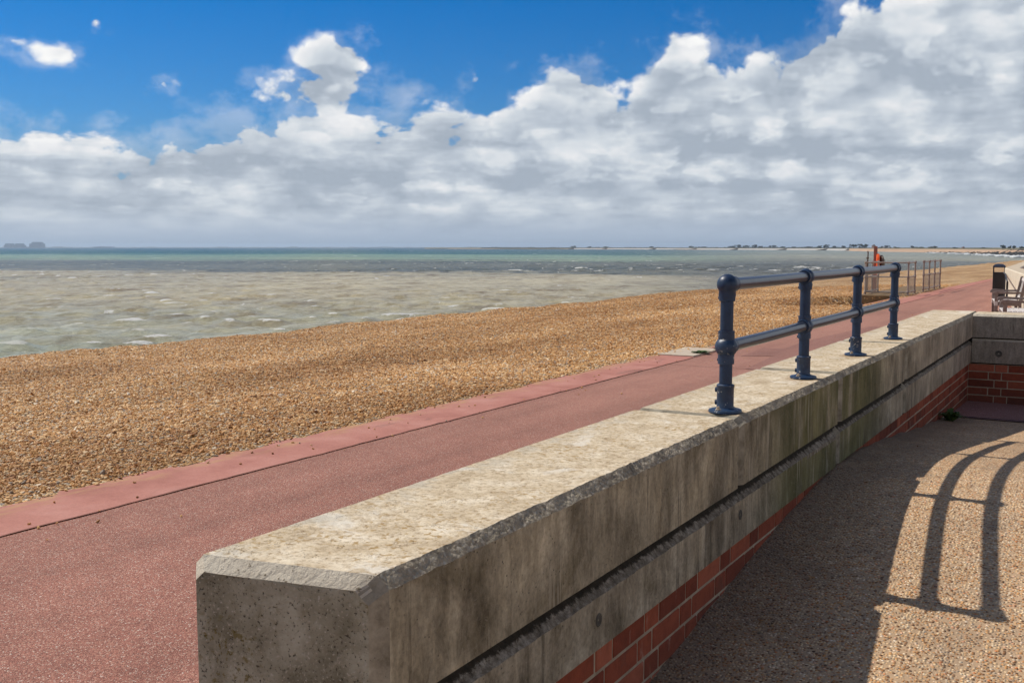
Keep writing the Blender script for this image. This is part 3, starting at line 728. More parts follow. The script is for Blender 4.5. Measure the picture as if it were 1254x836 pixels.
# pale concrete inspection slab at the paving edge
b = MB(); b.box((-5.86, 14.15, -.02), (-5.30, 15.35, .022), bev=.006)
o = b.build('concrete_slab', M['paleslab'], loc=(-5.58, 14.75, 0)); tag(o, 'pale concrete slab set in the red edging beside the shingle', 'slab')

# ------------------------------------------------------------------ ramp on the right (humped)
RS = [-12, -3, 0, 1.5, 2.89, 3.7, 4.67, 5.15, 5.8, 6.15, 7.2, 8.3, 9.1, 10.6, 11.5]
RZ = [-.03, -.02, .03, .12, .265, .37, .475, .505, .487, .458, .355, .25, .19, .135, .13]
def ramp_z(s):
    s = np.asarray(s, float); k = np.linspace(-.45, .45, 7)
    return sum(np.interp(s + q, RS, RZ) for q in k) / 7
def make_ramp():
    ys = np.arange(-12, 9.11, .05); xs = np.concatenate([np.arange(-1.30, 1.5, .05), np.arange(1.6, 14, .4)])
    X, Y = np.meshgrid(xs, ys); Z = ramp_z(Y) + smoothn(X, Y, 5., 2) * .006
    Z += np.exp(-((X + 1.19) / .06) ** 2) * (.012 + .02 * smoothn(X, Y, 14, 21))       # silt in the corner
    structure(grid_mesh('ramp', X, Y, Z, M['ramp']))
    ys = np.arange(9.11, 10.9, .08); X, Y = np.meshgrid(xs, ys)
    structure(grid_mesh('ramp_landing', X, Y, ramp_z(Y) + .004 + smoothn(X, Y, 5., 2) * .004, M['landing']))
    b = MB(); n = 60; xx = [-1.19 + 15 * k / n for k in range(n + 1)]
    a_ = [(x, 9.085, float(ramp_z(9.085)) + .012) for x in xx]; c_ = [(x, 9.125, float(ramp_z(9.125)) + .013) for x in xx]
    b.add(a_ + c_, [[k, k + 1, n + 2 + k, n + 1 + k] for k in range(n)]); structure(b.build('landing_joint', M['gap']))
make_ramp()

# ------------------------------------------------------------------ the wall
def disp_block(name, x0, x1, y0, y1, z0, z1, ch, along='Y', skew=0., end_lo=False, end_hi=False, mats=None, parent=None, base=None, step=.02, amp=.0018, seed=1., vend=.022, chb=None, jlo=False, jhi=False, zb=None, ztf=None):
    """concrete block lofted along its length; long top edges (and optionally ends) chamfered; rough arrises"""
    L0, L1 = (y0, y1); 
    def ring(ins, zt):
        a, b_ = x0 + ins, x1 - ins; P = []
        d = .012
        def seg(p, q, n):
            for k in range(n): P.append((p[0] + (q[0] - p[0]) * k / n, p[1] + (q[1] - p[1]) * k / n))
        c = ch; cb_ = chb or ch
        seg((a, z0), (b_, z0), 4); seg((b_, z0), (b_, zt - c), max(4, int((z1 - z0) / .02)))
        seg((b_, zt - c), (b_ - c, zt), 6); seg((b_ - c, zt), (a + cb_, zt), 22); seg((a + cb_, zt), (a, zt - cb_), 5); seg((a, zt - cb_), (a, z0), 5)
        return P
    pos = []
    y = L0 + vend if end_lo else L0
    rows = []
    if jlo: rows.append((L0, .026)); y = L0 + .036
    if end_lo: rows += [(L0, vend), (L0 + vend * .5, vend * .5)]
    yy = y; st = step
    while yy < (L1 - (vend if end_hi else .026)) - 1e-6:
        rows.append((yy, 0)); yy += st * (1 + max(0, yy - 3) * .25 if along == 'Y' else 1)
    rows.append((L1 - (vend if end_hi else 0), 0))
    if jhi: rows[-1] = (L1 - .026, 0); rows.append((L1, .020))
    if end_hi: rows += [(L1, vend)]
    vs = []; n = None
    for yv, ins in rows:
        rg = ring(ins, z1 - ins); n = len(rg)
        for (x, z) in rg:
            yk = yv
            if skew and end_lo: yk = yv + skew * (x - x1) * max(0, 1 - (yv - L0) / .5)
            dtop = abs(z - z1); near = min(abs(x - x1), 1) 
            cz = max(0, 1 - abs(z - (z1 - ch * .5)) / (ch * 1.2)) * (1 if x1 - x < ch * 1.6 else .12)
            k = amp * (.35 + 1.7 * cz)
            q = Vector((x * 28, yk * 28, z * 28)) + Vector((seed, seed, seed)); q2 = q * 2.7
            dv = noise.noise_vector(q) * k + noise.noise_vector(q2) * k * .5
            p = Vector((x, yk, z)) + dv
            if z == z0: p.z = zb(yk) if zb else z0
            elif ztf: p.z += (ztf(yk) - z1) * (z - z0) / (z1 - z0)
            if yv == L0 and not end_lo or yv == L1 and not end_hi: p.y = yk
            vs.append(p)
    fs = []; mi = []
    for i in range(len(rows) - 1):
        for k in range(n):
            fs.append([i * n + k, i * n + (k + 1) % n, (i + 1) * n + (k + 1) % n, (i + 1) * n + k])
    fs.append(list(range(n))[::-1]); fs.append([(len(rows) - 1) * n + k for k in range(n)])
    if along == 'X': vs = [Vector((p.y, p.x, p.z)) for p in vs]
    b = MB(); b.add(vs, fs)
    # slots: 0 side 1 top 2 chamfer 3 end 4 smooth arris 5 lip
    me_names = mats
    for idx, f in enumerate(fs):
        p = [vs[i] for i in f]; c = sum(p, Vector()) / len(p)
        nrm = (p[1] - p[0]).cross(p[2] - p[1]).normalized() if len(p) == 4 else Vector((0, 1, 0))
        ln = c.y if along == 'Y' else c.x; cx_ = c.x if along == 'Y' else c.y
        if idx >= len(fs) - 2: s_ = 3
        elif end_lo and idx < 2 * n: s_ = 5 if abs(nrm.z) > .42 and c.x < x1 - .03 else 4
        elif (jlo and idx < n) or (jhi and idx >= (len(rows) - 2) * n): s_ = 4
        elif abs(nrm.z) > .93: s_ = 1
        elif c.z > z1 - ch - .004: s_ = 2
        else: s_ = 0
        b.mi[idx] = s_
    o = b.build(name, mats, loc=None)
    if base is not None:
        for v in o.data.vertices: v.co -= Vector(base)
        o.parent = parent
    return o

wall = empty('sea_wall', (-1.37, 1.45, 0))
tag(wall, 'low weathered concrete wall on red brick, carrying the navy railing beside the ramp', 'wall')
WB = (-1.37, 1.45, 0)
XF, XB = -1.160, -1.590
mU = [M['c_side'], M['c_top'], M['c_chamfer'], M['c_end'], M['c_smooth'], M['c_lip']]
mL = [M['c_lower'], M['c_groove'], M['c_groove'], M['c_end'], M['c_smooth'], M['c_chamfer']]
mR = [M['c_return'], M['c_top'], M['c_lip'], M['c_return'], M['c_smooth'], M['c_lip']]
ZT = .98
jo = [(1.475, 3.60), (3.604, 5.136), (5.166, 6.970), (7.000, 10.90)]
zg = lambda y: .716 + (y - 1.9) * .0047
GZ = [zg(2.5), zg(4.3), zg(6.), zg(9.)]; GL = [zg(3.3), zg(6.), zg(9.)]
for i, (a_, c_) in enumerate(jo):
    disp_block('coping_block', XB, XF, a_, c_, GZ[i], ZT - (.0 if i != 1 else .001), .026, skew=.20 if i == 0 else 0, end_lo=True if i == 0 else False, mats=mU, parent=wall, base=WB,
               step=.010 if i == 0 else .02, seed=i * 7.3, vend=.026, chb=.018, jlo=i > 0, jhi=i < 3, zb=zg)
jl = [(1.475, 5.136), (5.166, 6.970), (7.000, 10.88)]
for i, (a_, c_) in enumerate(jl):
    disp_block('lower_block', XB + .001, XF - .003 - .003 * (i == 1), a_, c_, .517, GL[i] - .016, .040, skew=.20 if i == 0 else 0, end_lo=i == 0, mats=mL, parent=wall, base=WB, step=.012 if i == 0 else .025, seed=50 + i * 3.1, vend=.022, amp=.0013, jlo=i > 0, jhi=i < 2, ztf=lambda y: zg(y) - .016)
# dark mortar bed between and under the courses
b = MB(); b.box((XB + .03, 1.52, .680), (XF - .040, 10.86, .770)); b.box((XB + .03, 1.52, .50), (XF - .024, 10.86, .524))
b.box((XF - .05, 10.52, .700), (14, 10.86, .770)); b.box((XF - .05, 10.53, .50), (14, 10.86, .524))
for yj in (3.602, 5.1525, 6.9885): b.box((XB + .022, yj - .03, .70), (XF - .030, yj + .03, .958))
o = b.build('mortar_bed', M['gap'], loc=WB); o.parent = wall; o.location = (0, 0, 0)
# the return arm
disp_block('coping_block', 10.47, 10.90, XF + .002, 14.0, .758, ZT - .0015, .022, along='X', mats=mR, parent=wall, base=WB, step=.05, seed=90)
disp_block('lower_block', 10.475, 10.88, XF + .002, 14.0, .520, .745, .016, along='X', mats=mR, parent=wall, base=WB, step=.05, seed=95)
# bricks: mortar core and every brick standing 3 mm proud (Flemish bond)
def bricks():
    core = MB(); cb = MB(); core.c = .5
    core.cur = 1
    core.box((XB + .03, 1.52, -.1), (XF - .0245, 10.86, .506)); core.box((XF - .0255, 10.5005, -.1), (14, 10.86, .506))
    core.cur = 0
    g = random.Random(4)
    def brick(lo, hi):
        core.c = min(1, max(0, g.gauss(.5, .24))); core.box(lo, hi, bev=.0035)
    zt = .504; h = .066; jt = .009
    for c in range(8):
        z1 = zt - c * .0745; z0 = z1 - h
        y = 1.535 - (0 if c % 2 == 0 else .165); k = c % 2
        while y < 10.49:
            L = .219 if k % 2 == 0 else .104
            lo, hi = max(y, 1.525), min(y + L, 10.49)
            if hi - lo > .02:
                j = g.uniform(-.001, .0015); brick((XF - .06, lo, z0), (XF - .022 + j, hi, z1 + g.uniform(-.001, .001)))
            y += L + jt; k += 1
        x = XF - .02 - (0 if c % 2 == 0 else .165); k = c % 2
        while x < 3.4:
            L = .219 if k % 2 == 0 else .104
            lo, hi = max(x, XF - .02), x + L
            if hi - lo > .02: brick((lo, 10.497 + g.uniform(-.001, .001), z0), (hi, 10.54, z1))
            x += L + jt; k += 1
    o = core.build('brick_base', [M['brick'], M['mortar']], loc=WB); o.parent = wall; o.location = (0, 0, 0)
bricks()
# filled lifting holes in the lower course
for (y, z) in ((2.42, .60), (3.62, .615)):
    b = MB(); b.lathe([(.017, -.010), (.019, .0005), (.016, .002), (.001, -.001)], (XF - .0025, y, z), 'X', 20); b.smooth = True
    o = b.build('plug', M['plug'], loc=WB); o.parent = wall; o.location = (0, 0, 0)
for (x, z, r) in ((-.925, .612, .030),):
    b = MB(); b.lathe([(r, .010), (r, -.002), (r * .8, -.004), (.002, .004)], (x, 10.473, z), 'Y', 20)
    o = b.build('plug', M['plug'], loc=WB); o.parent = wall; o.location = (0, 0, 0)

# ------------------------------------------------------------------ navy railing on the wall
TX = -1.285; ZR, ZM = 1.462, 1.228; PS = [3.70, 4.865, 6.055, 7.265]; TR = .0242
txs = lambda q: -1.256 - (q - 3.7) * .0115
rail = empty('tube_railing', (TX, PS[0], ZT)); tag(rail, 'navy blue tube railing with ball fittings, bolted on the concrete wall top', 'railing')
RB = (TX, PS[0], ZT)
def rp(mb, name, m_, parent=rail, auto=40):
    mb.sm = [True] * len(mb.f); o = mb.build(name, m_, loc=RB, auto=auto); o.location = (0, 0, 0); o.parent = parent; return o
TX0 = TX
for i, s_ in enumerate(PS):
    TX = txs(s_)
    b = MB(); b.tube([(TX, s_, ZT + .01), (TX, s_, ZR)], TR, 28); post = rp(b, 'post', M['navy'])
    # floor flange: oval plate, socket, lug
    b = MB()
    prof = [(.060, .001), (.062, .004), (.060, .011), (.046, .014), (.034, .018), (.0315, .024), (.0315, .094), (.0335, .097), (.0335, .104), (.030, .107), (.0245, .108)]
    b.lathe(prof, (TX, s_, ZT), 'Z', 36); n0 = len(b.v)
    b.v = [(TX + (x - TX) * (1.0), s_ + (y - s_) * (1.12 if z < ZT + .016 else 1), z) for x, y, z in b.v]
    for lz in (.036, .084): b.lathe([(.010, -.0385), (.010, .001), (.009, .003)], (TX + .0, s_, ZT + lz), 'X', 12)
    fl = rp(b, 'base_socket', M['navy_chip'], post)
    for sg in (-1, 1):
        b = MB(); b.lathe([(.0105, .010), (.0105, .017), (.006, .0175), (.006, .026), (.002, .0265)], (TX + sg * .012, s_ - .046 * (1 if sg < 0 else -1), ZT), 'Z', 6)
        o = b.build('bolt', M['bolt'], loc=RB); o.location = (0, 0, 0); o.parent = fl
    def ball(zc, kind):
        b = MB(); r = .0385
        if kind == 'elbow':
            pr = [(.0285, -.062), (.0305, -.060), (.0305, -.048), (.0325, -.040)] + [(r * 1.02 * math.cos(a), r * 1.02 * math.sin(a) + .0) for a in np.radians(np.linspace(-38, 88, 16))]
            b.lathe(pr, (TX, s_, zc), 'Z', 32)
            b.lathe([(.034, .0), (.0325, .034), (.031, .042), (.031, .060), (.028, .062), (.025, .062)], (TX, s_, zc), 'Y', 28)
        elif kind == 'tee_end':
            pr = [(.0255, -.064), (.0305, -.064), (.0305, -.040)] + [(r * 1.10 * math.cos(a), r * 1.05 * math.sin(a)) for a in np.radians(np.linspace(-44, 44, 13))] + [(.0305, .040), (.0305, .060), (.0255, .060)]
            b.lathe(pr, (TX, s_, zc), 'Z', 32); b.lathe([(.034, .0), (.033, .036), (.031, .044), (.031, .058), (.027, .060)], (TX, s_, zc), 'Y', 28)
        elif kind == 'top':
            pr = [(.0255, -.060), (.0300, -.060), (.0300, -.048), (.0320, -.036)] + [(r * math.cos(a), r * math.sin(a)) for a in np.radians(np.linspace(-40, 88, 15))]
            b.lathe(pr, (TX, s_, zc), 'Z', 32); b.lathe([(.0255, -.040), (.0315, -.040), (.0335, -.030), (.0335, .030), (.0315, .040), (.0255, .040)], (TX, s_, zc), 'Y', 28)
        else:
            pr = [(.0255, -.058), (.0300, -.058), (.0300, -.042)] + [(r * math.cos(a), r * math.sin(a)) for a in np.radians(np.linspace(-42, 42, 11))] + [(.0300, .040), (.0300, .050), (.0255, .050)]
            b.lathe(pr, (TX, s_, zc), 'Z', 32); b.lathe([(.0255, -.042), (.0315, -.042), (.0335, -.032), (.0335, .032), (.0315, .042), (.0255, .042)], (TX, s_, zc), 'Y', 28)
        b.lathe([(.006, -.028), (.006, -.0335), (.004, -.034)], (TX, s_ - 0.0, zc - .05), 'X', 8)
        return b
    kt, km = ('elbow', 'tee_end') if i in (0,) else (('elbow_far', 'tee') if i == 3 else ('top', 'mid'))
    rp(ball(ZR, 'top' if kt in ('top', 'elbow_far') else kt), 'ball_fitting', M['navy'], post)
    rp(ball(ZM, 'mid' if km in ('mid', 'tee') else km), 'ball_fitting', M['navy_chip'], post)
for i in range(3):
    for zc in (ZR, ZM):
        sag = -.0015
        b = MB(); a_, c_ = PS[i] + .012, PS[i + 1] - .012
        b.tube([(txs(a_ + (c_ - a_) * k / 8), a_ + (c_ - a_) * k / 8, zc + sag * math.sin(math.pi * k / 8)) for k in range(9)], TR * .98, 28)
        rp(b, 'top_rail' if zc == ZR else 'mid_rail', M['rail_paint'])

# ------------------------------------------------------------------ step platform with galvanised railings
PB = (-6.7, 38, 0)
pt = MB(); pt.box((-7.50, 35.15, -1.6), (-5.955, 44.2, .028), bev=.02)
o = pt.build('step_platform', M['platform'], loc=PB); tag(o, 'brown stained concrete landing, shade painted into its colour, at the top of the beach steps', 'platform')
def far_rail(name, label, posts, spans, zbase=.02, balusters=()):
    base = (posts[0][0], posts[0][1], zbase)
    r = empty(name, base); tag(r, label, 'railing')
    def put(mb, nm, m_, par=r):
        mb.sm = [True] * len(mb.f); o_ = mb.build(nm, m_, loc=base, auto=40); o_.location = (0, 0, 0); o_.parent = par; return o_
    for (x, y, rust) in posts:
        b = MB(); b.tube([(x, y, zbase), (x, y, zbase + 1.08)], .028, 12)
        p = put(b, 'post', M['galv_rust'] if rust else M['galv'])
        for zc in (1.08, .60, .10):
            b = MB(); b.lathe([(.03, -.05), (.042, -.03), (.046, 0), (.042, .03), (.018, .045)] if zc > 1 else [(.03, -.05), (.040, -.03), (.043, 0), (.040, .03), (.03, .05)], (x, y, zbase + zc), 'Z', 12); put(b, 'ball_fitting', M['galv_rust'] if rust else M['galv'], p)
        b = MB(); b.lathe([(.075, 0), (.075, .014), (.034, .018), (.034, .07)], (x, y, zbase), 'Z', 14); put(b, 'base_socket', M['galv_rust'], p)
    for (p, q, bal) in spans:
        p = Vector((posts[p][0], posts[p][1], 0)); q = Vector((posts[q][0], posts[q][1], 0))
        for nm, zc in (('top_rail', 1.08), ('mid_rail', .60), ('bottom_rail', .10)):
            b = MB(); b.tube([p + Vector((0, 0, zbase + zc)), q + Vector((0, 0, zbase + zc))], .023, 10); put(b, nm, M['galv'])
        if bal:
            b = MB(); n = int((q - p).length / .11)
            for k in range(1, n): b.tube([p.lerp(q, k / n) + Vector((0, 0, zbase + .10)), p.lerp(q, k / n) + Vector((0, 0, zbase + .60))], .0065, 6)
            put(b, 'infill_bars', M['galv'])
    return r
far_rail('galvanised_railing', 'grey galvanised railing boxing in the step platform, beside the lifebuoy',
         [(-5.99, 37.2, 1), (-5.99, 35.9, 1), (-7.30, 35.6, 0), (-7.30, 36.7, 0), (-7.30, 37.7, 0)], [(0, 1, 1), (1, 2, 0), (2, 3, 1), (3, 4, 1)])
far_rail('galvanised_railing', 'straight grey galvanised four-post railing along the promenade edge, farther from the lifebuoy',
         [(-5.99, 39.0, 1), (-5.98, 40.2, 1), (-5.97, 41.4, 1), (-5.96, 42.7, 1)], [(0, 1, 1), (1, 2, 1), (2, 3, 1)])
# rescue ring post
LB0 = at_dist(1072.5, 36.6, .02); 
lb = empty('lifebuoy_stand', LB0); tag(lb, 'faded red timber post carrying an orange lifebuoy housing, by the galvanised railings', 'lifebuoy')
b = MB(); b.box((-.055, -.055, 0), (.055, .055, 1.62), bev=.008); o = b.build('post', M['redpost']); o.parent = lb
b = MB()
b.lathe([(.10, -.02), (.34, -.02), (.38, .01), (.38, .07), (.34, .10), (.10, .10)], (0.05, 0, .98), 'X', 26); b.smooth = True
o = b.build('housing', M['orange'], auto=40); o.parent = lb; o.rotation_euler = (0, 0, YAW - R(19))
b = MB(); ang = [k * 2 * math.pi / 28 for k in range(29)]
b.tube([(.21 + .01 * math.sin(3 * a), .22 * math.cos(a), 1.03 + .24 * math.sin(a)) for a in ang], .045, 10, cap=False); b.tube([(.25, .13 * math.cos(a), 1.02 + .15 * math.sin(a)) for a in ang], .05, 10, cap=False)
o = b.build('coiled_line', M['rope'], smooth=True); o.parent = lb; o.rotation_euler = (0, 0, YAW - R(10))
b = MB(); b.box((-.06, -.05, -.04), (.24, .05, .04), bev=.01); b.v = [(x, y, z + 1.0) for x, y, z in b.v]; o = b.build('bracket', M['redpost']); o.parent = lb; o.rotation_euler = (0, 0, YAW)
p = at_dist(1063, 36.0, .02); b = MB(); b.tube([(p.x, p.y, .02), (p.x, p.y, .9), (p.x + .01, p.y, 1.44)], .03, 10, radii=[.03, .028, .018]); b.lathe([(.03, 0), (.045, .02), (.045, .05), (.01, .07)], (p.x, p.y, 1.20), 'Z', 10); b.lathe([(.02, 0), (.03, .02), (.01, .06)], (p.x, p.y, 1.42), 'Z', 10)
o = b.build('marker_post', M['darkwood'], loc=p, smooth=True, auto=40); tag(o, 'thin dark brown pole standing left of the lifebuoy post', 'post')

# ------------------------------------------------------------------ cream wall, bin, handrail, benches
def far_wall():
    A = Vector((.20, 10.95, 0)); Nr = Vector((-1.87, 26.36, 0)); C = Vector((-3.02, 34.95, 0)); D = Vector((-3.72, 52, 0)); E_ = Vector((-4.1, 90, 0))
    A = Nr + (Nr - C).normalized() * 8.5
    path = [A, Nr, C, D, E_]; th = .42
    offs = []
    for i, p in enumerate(path):
        d = (path[min(i + 1, len(path) - 1)] - path[max(i - 1, 0)]).normalized(); offs.append(Vector((d.y, -d.x, 0)) * th)
    ch = .02; b = MB(); n = len(path); vs = []
    for p, o_ in zip(path, offs):
        u = o_.normalized()
        for q, z in ((p, -.05), (p, .96), (p + u * ch, .98), (p + o_ - u * ch, .98), (p + o_, .96), (p + o_, -.05)): vs.append(Vector((q.x, q.y, z)))
    for i in range(n - 1):
        for k in range(5):
            b.cur = 1 if k == 2 else 0
            b.add([], []); b.f.append([i * 6 + k, (i + 1) * 6 + k, (i + 1) * 6 + k + 1, i * 6 + k + 1]); b.mi.append(b.cur); b.sm.append(False); b.col.append(.5)
    b.f += [[0, 1, 2, 3, 4, 5], [(n - 1) * 6 + k for k in range(6)][::-1]]; b.mi += [0, 0]; b.sm += [False] * 2; b.col += [.5] * 2
    b.v = [tuple(v) for v in vs]
    o = b.build('boundary_wall', [M['cream'], M['creamtop']], loc=(C.x, C.y, 0)); tag(o, 'cream sunlit concrete wall behind the wooden benches and the black bin', 'wall')
far_wall()
bp = Vector((-3.33, 36.6, 0)); bp = at_z(1222.2, 363.3, 0)
bn = empty('litter_bin', bp, YAW - R(26)); tag(bn, 'black litter bin with domed hood and open slot beside the cream wall', 'bin')
b = MB(); b.box((-.18, -.18, .02), (.18, .18, .78), bev=.02); b.box((-.185, -.185, 0), (.185, .185, .03)); o = b.build('body', M['black']); o.parent = bn
b = MB()
for sx in (-1, 1):
    for sy in (-1, 1): b.box((sx * .18 - .035 * (sx > 0), sy * .18 - .035 * (sy > 0), .77), (sx * .18 + .035 * (sx < 0), sy * .18 + .035 * (sy < 0), .97))
b.box((-.183, -.183, .755), (.183, .183, .80), bev=.008)
o = b.build('hood_frame', M['black']); o.parent = bn
b = MB(); prof = [(.19, .955), (.19, .985), (.17, 1.02), (.12, 1.055), (.05, 1.07), (.0, 1.072)]
vs = []; 
for r_, z in prof: vs += [(-r_, -r_, z), (r_, -r_, z), (r_, r_, z), (-r_, r_, z)]
b.add(vs, [[i * 4 + k, i * 4 + (k + 1) % 4, (i + 1) * 4 + (k + 1) % 4, (i + 1) * 4 + k] for i in range(5) for k in range(4)] + [[3, 2, 1, 0]])
o = b.build('hood', M['blacktop']); o.parent = bn

hb = Vector((-2.93, 34.2, 0)); hr = empty('handrail', hb); tag(hr, 'thin dark metal handrail on one upright, in front of the cream wall', 'handrail')
b = MB(); b.tube([(0, 0, 0), (0, 0, .80)], .028, 12); b.lathe([(.06, 0), (.06, .012), (.03, .02)], (0, 0, 0), 'Z', 12); o = b.build('upright', M['black'], smooth=True, auto=40); o.parent = hr
q = Vector((-2.35, 28.0, 0)) - hb; b = MB(); b.tube([(-.14, 1.0, .82), (0, 0, .80), (q.x * .5, q.y * .5, .775), (q.x, q.y, .75)], .020, 10)
o = b.build('rail', M['black'], smooth=True, auto=40); o.parent = hr
b = MB(); b.tube([(q.x, q.y, 0), (q.x, q.y, .75)], .026, 12); o = b.build('upright', M['black'], smooth=True, auto=40); o.parent = hr

def make_bench():
    r = empty('wooden_bench', (0, 0, 0)); Wd = 1.38
    for y in (0, Wd):
        b = MB(); b.box((-.035, y - .032, 0), (.035, y + .032, .60), bev=.006); o = b.build('front_leg', M['oak']); o.parent = r
        b = MB(); b.box((-.0345, y - .0325, .33), (.0352, y + .0325, .43), bev=.004); b.v = [(x - .004, yy, z) for x, yy, z in b.v]; o2 = b.build('worn_patch', M['oakpale']); o2.parent = o
        b = MB()
        pr = [(.50, 0), (.50, .40), (.60, .90), (.595, .93), (.57, .945), (.54, .93), (.44, .42), (.44, 0)]
        vs = [(x, y - .032, z) for x, z in pr] + [(x, y + .032, z) for x, z in pr]; n = len(pr)
        b.add(vs, [list(range(n))[::-1], [n + k for k in range(n)]] + [[k, (k + 1) % n, n + (k + 1) % n, n + k] for k in range(n)]); o = b.build('back_leg', M['oak']); o.parent = r
        # shaped arm: curls down at the front
        b = MB()
        up_ = [(-.075, .565), (-.080, .600), (-.065, .628), (-.03, .645), (.04, .650), (.16, .638), (.32, .632), (.53, .640)]
        dn = [(.53, .598), (.32, .590), (.16, .594), (.03, .596), (-.03, .590), (-.055, .560)]
        pr = up_ + dn; n = len(pr); vs = [(x, y - .045, z) for x, z in pr] + [(x, y + .045, z) for x, z in pr]
        b.add(vs, [list(range(n)), [n + k for k in range(n)][::-1]] + [[k, (k + 1) % n, n + (k + 1) % n, n + k] for k in range(n)]); o = b.build('armrest', M['oak']); o.parent = r
        b = MB(); b.box((.03, y - .022, .33), (.46, y + .022, .40), bev=.004); b.box((.03, y - .02, .10), (.46, y + .02, .15), bev=.004); o = b.build('side_rail', M['oak']); o.parent = r
    b = MB()
    for k in range(6): b.box((-.03 + k * .083, -.05 + .033, .405), (.038 + k * .083, Wd + .017, .428), bev=.004)
    o = b.build('seat', M['oakpale']); o.parent = r
    b = MB(); b.box((-.015, .03, .33), (.015, Wd - .03, .40), bev=.004); o = b.build('front_rail', M['oak']); o.parent = r
    b = MB()
    Mt = Matrix.Translation((.50, 0, .43)) @ Matrix.Rotation(R(11.3), 4, 'Y')
    b.box((-.02, .03, .02), (.02, Wd - .03, .08), Mt, .004); b.box((-.022, .03, .42), (.022, Wd - .03, .49), Mt, .004)
    for k in range(12): y = .09 + k * (Wd - .18) / 11; b.box((-.009, y - .025, .08), (.009, y + .025, .42), Mt)
    o = b.build('backrest', M['oakpale']); o.parent = r
    return r
bench = make_bench()
bench2 = copy_tree(bench)
wd = math.atan2(1.15, 8.59)
for o, (bx, by), lb_ in ((bench, (-2.27, 24.62), 'weathered grey wooden bench farther from the camera, nearest the black bin'), (bench2, (-1.76, 20.72), 'weathered grey wooden bench just behind the brick and concrete return wall')):
    o.location = (bx, by, 0); o.rotation_euler = (0, 0, wd); tag(o, lb_, 'bench', 'wooden benches by the cream wall')

# ------------------------------------------------------------------ weeds, leaves, stones
def weed(name, loc, label, n=26, r=.10, h=.10, seed=1, up=.6):
    g = random.Random(seed); e = empty(name, loc); b = MB(); st = MB()
    for k in range(n):
        a = g.uniform(0, 6.28); L = r * g.uniform(.35, 1); hh = h * g.uniform(.2, 1); w_ = L * .16 + .004
        d = Vector((math.cos(a), math.sin(a), 0)); sd = Vector((-d.y, d.x, 0)); o0 = d * g.uniform(0, .02)
        p = [o0, o0 + d * L * .4 + Vector((0, 0, hh * .7)), o0 + d * L * .75 + Vector((0, 0, hh)), o0 + d * L + Vector((0, 0, hh * .8))]
        ws = [.003, w_, w_ * .8, .001]; vs = []
        for q, ww in zip(p, ws): vs += [q - sd * ww, q + Vector((0, 0, -.003)), q + sd * ww]
        b.add(vs, [[i * 3 + j, i * 3 + j + 1, i * 3 + j + 4, i * 3 + j + 3] for i in range(3) for j in range(2)])
        st.tube([o0, p[1]], .0012, 5)
    o = b.build('foliage', M['leaf'], smooth=False); o.parent = e
    o = st.build('stem', M['leaf']); o.parent = e
    tag(e, label, 'weed'); return e
zr = float(ramp_z(8.7))
weed('weed', (-1.10, 8.72, zr), 'small green weed growing at the foot of the brick wall by the landing', 34, .11, .10, 3)
weed('weed', (-5.36, 14.62, .02), 'low green weed on the edge of the pale slab, nearer tuft', 40, .16, .035, 5)
weed('weed', (-5.33, 15.25, .02), 'tiny green weed at the far corner of the pale slab', 20, .09, .03, 6)
g = random.Random(11); lbls = ['dry orange leaf nearest the camera against the wall foot', 'dry brown leaf lying a little beyond the nearest one on the ramp', 'dry leaf on the ramp below the second wall joint', 'dry leaf on the crest of the ramp by the wall',
       'dry leaf in the dirt halfway down the far slope of the ramp', 'dry leaf near the green weed on the ramp']
for k, (x, y) in enumerate([(-1.0, 3.35), (-.93, 3.75), (-1.02, 4.35), (-.98, 4.95), (-.95, 6.2), (-.9, 7.9)]):
    z = float(ramp_z(y)) + .004; b = MB(); L = g.uniform(.012, .020); a = g.uniform(0, 6)
    M_ = Matrix.Translation((x, y, z + .002)) @ Matrix.Rotation(a, 4, 'Z') @ Matrix.Rotation(g.uniform(-.4, .4), 4, 'X')
    pr = [(-L, 0, 0), (-L * .5, -L * .5, .004), (.2 * L, -L * .55, .002), (L, 0, .007), (.2 * L, L * .55, .003), (-L * .5, L * .45, .001), (0, 0, -.001)]
    b.add([M_ @ Vector(p) for p in pr], [[i, (i + 1) % 6, 6] for i in range(6)]); o = b.build('dry_leaf', M['deadleaf'], loc=(x, y, z))
    tag(o, lbls[k], 'leaf', 'dry leaves on the ramp')

# ------------------------------------------------------------------ far shore
SHORE = [(1520, 318.5), (1400, 317.5), (1320, 316.5), (1254, 314.6), (1220, 312.8), (1190, 311.3), (1160, 310.0), (1130, 309.2), (1100, 308.7), (1070, 308.2), (1040, 307.3), (1010, 306.6), (960, 306.2), (900, 306.0), (850, 305.75), (780, 305.5), (700, 305.25), (600, 305.0), (520, 304.7)]
def shore_strip(name, pts_, rows, mt, jitter=0):
    X, Y, Z = [], [], []
    for (x, y) in pts_:
        c = at_z(x, y, -3.1); a = math.atan((x - 627) / 1255.3); d = Fh * math.cos(a) + Rh * math.sin(a)
        X.append([c.x + d.x * r_ for r_, z in rows]); Y.append([c.y + d.y * r_ for r_, z in rows])
        Z.append([z + (jitter * nz(x, r_, .05, 2) if z > -2.5 else 0) for r_, z in rows])
    X, Y, Z = map(np.array, (X, Y, Z)); return grid_mesh(name, X, Y, Z, mt, smooth=False)
def dens_(p, n=8):
    out = []
    for (a, b_) in zip(p[:-1], p[1:]):
        for k in range(n): out.append((a[0] + (b_[0] - a[0]) * k / n, a[1] + (b_[1] - a[1]) * k / n + .10 * nz(a[0] + (b_[0] - a[0]) * k / n, 0, .09, 6)))
    return out + [p[-1]]
tan = [p for p in SHORE if p[0] >= 1040]
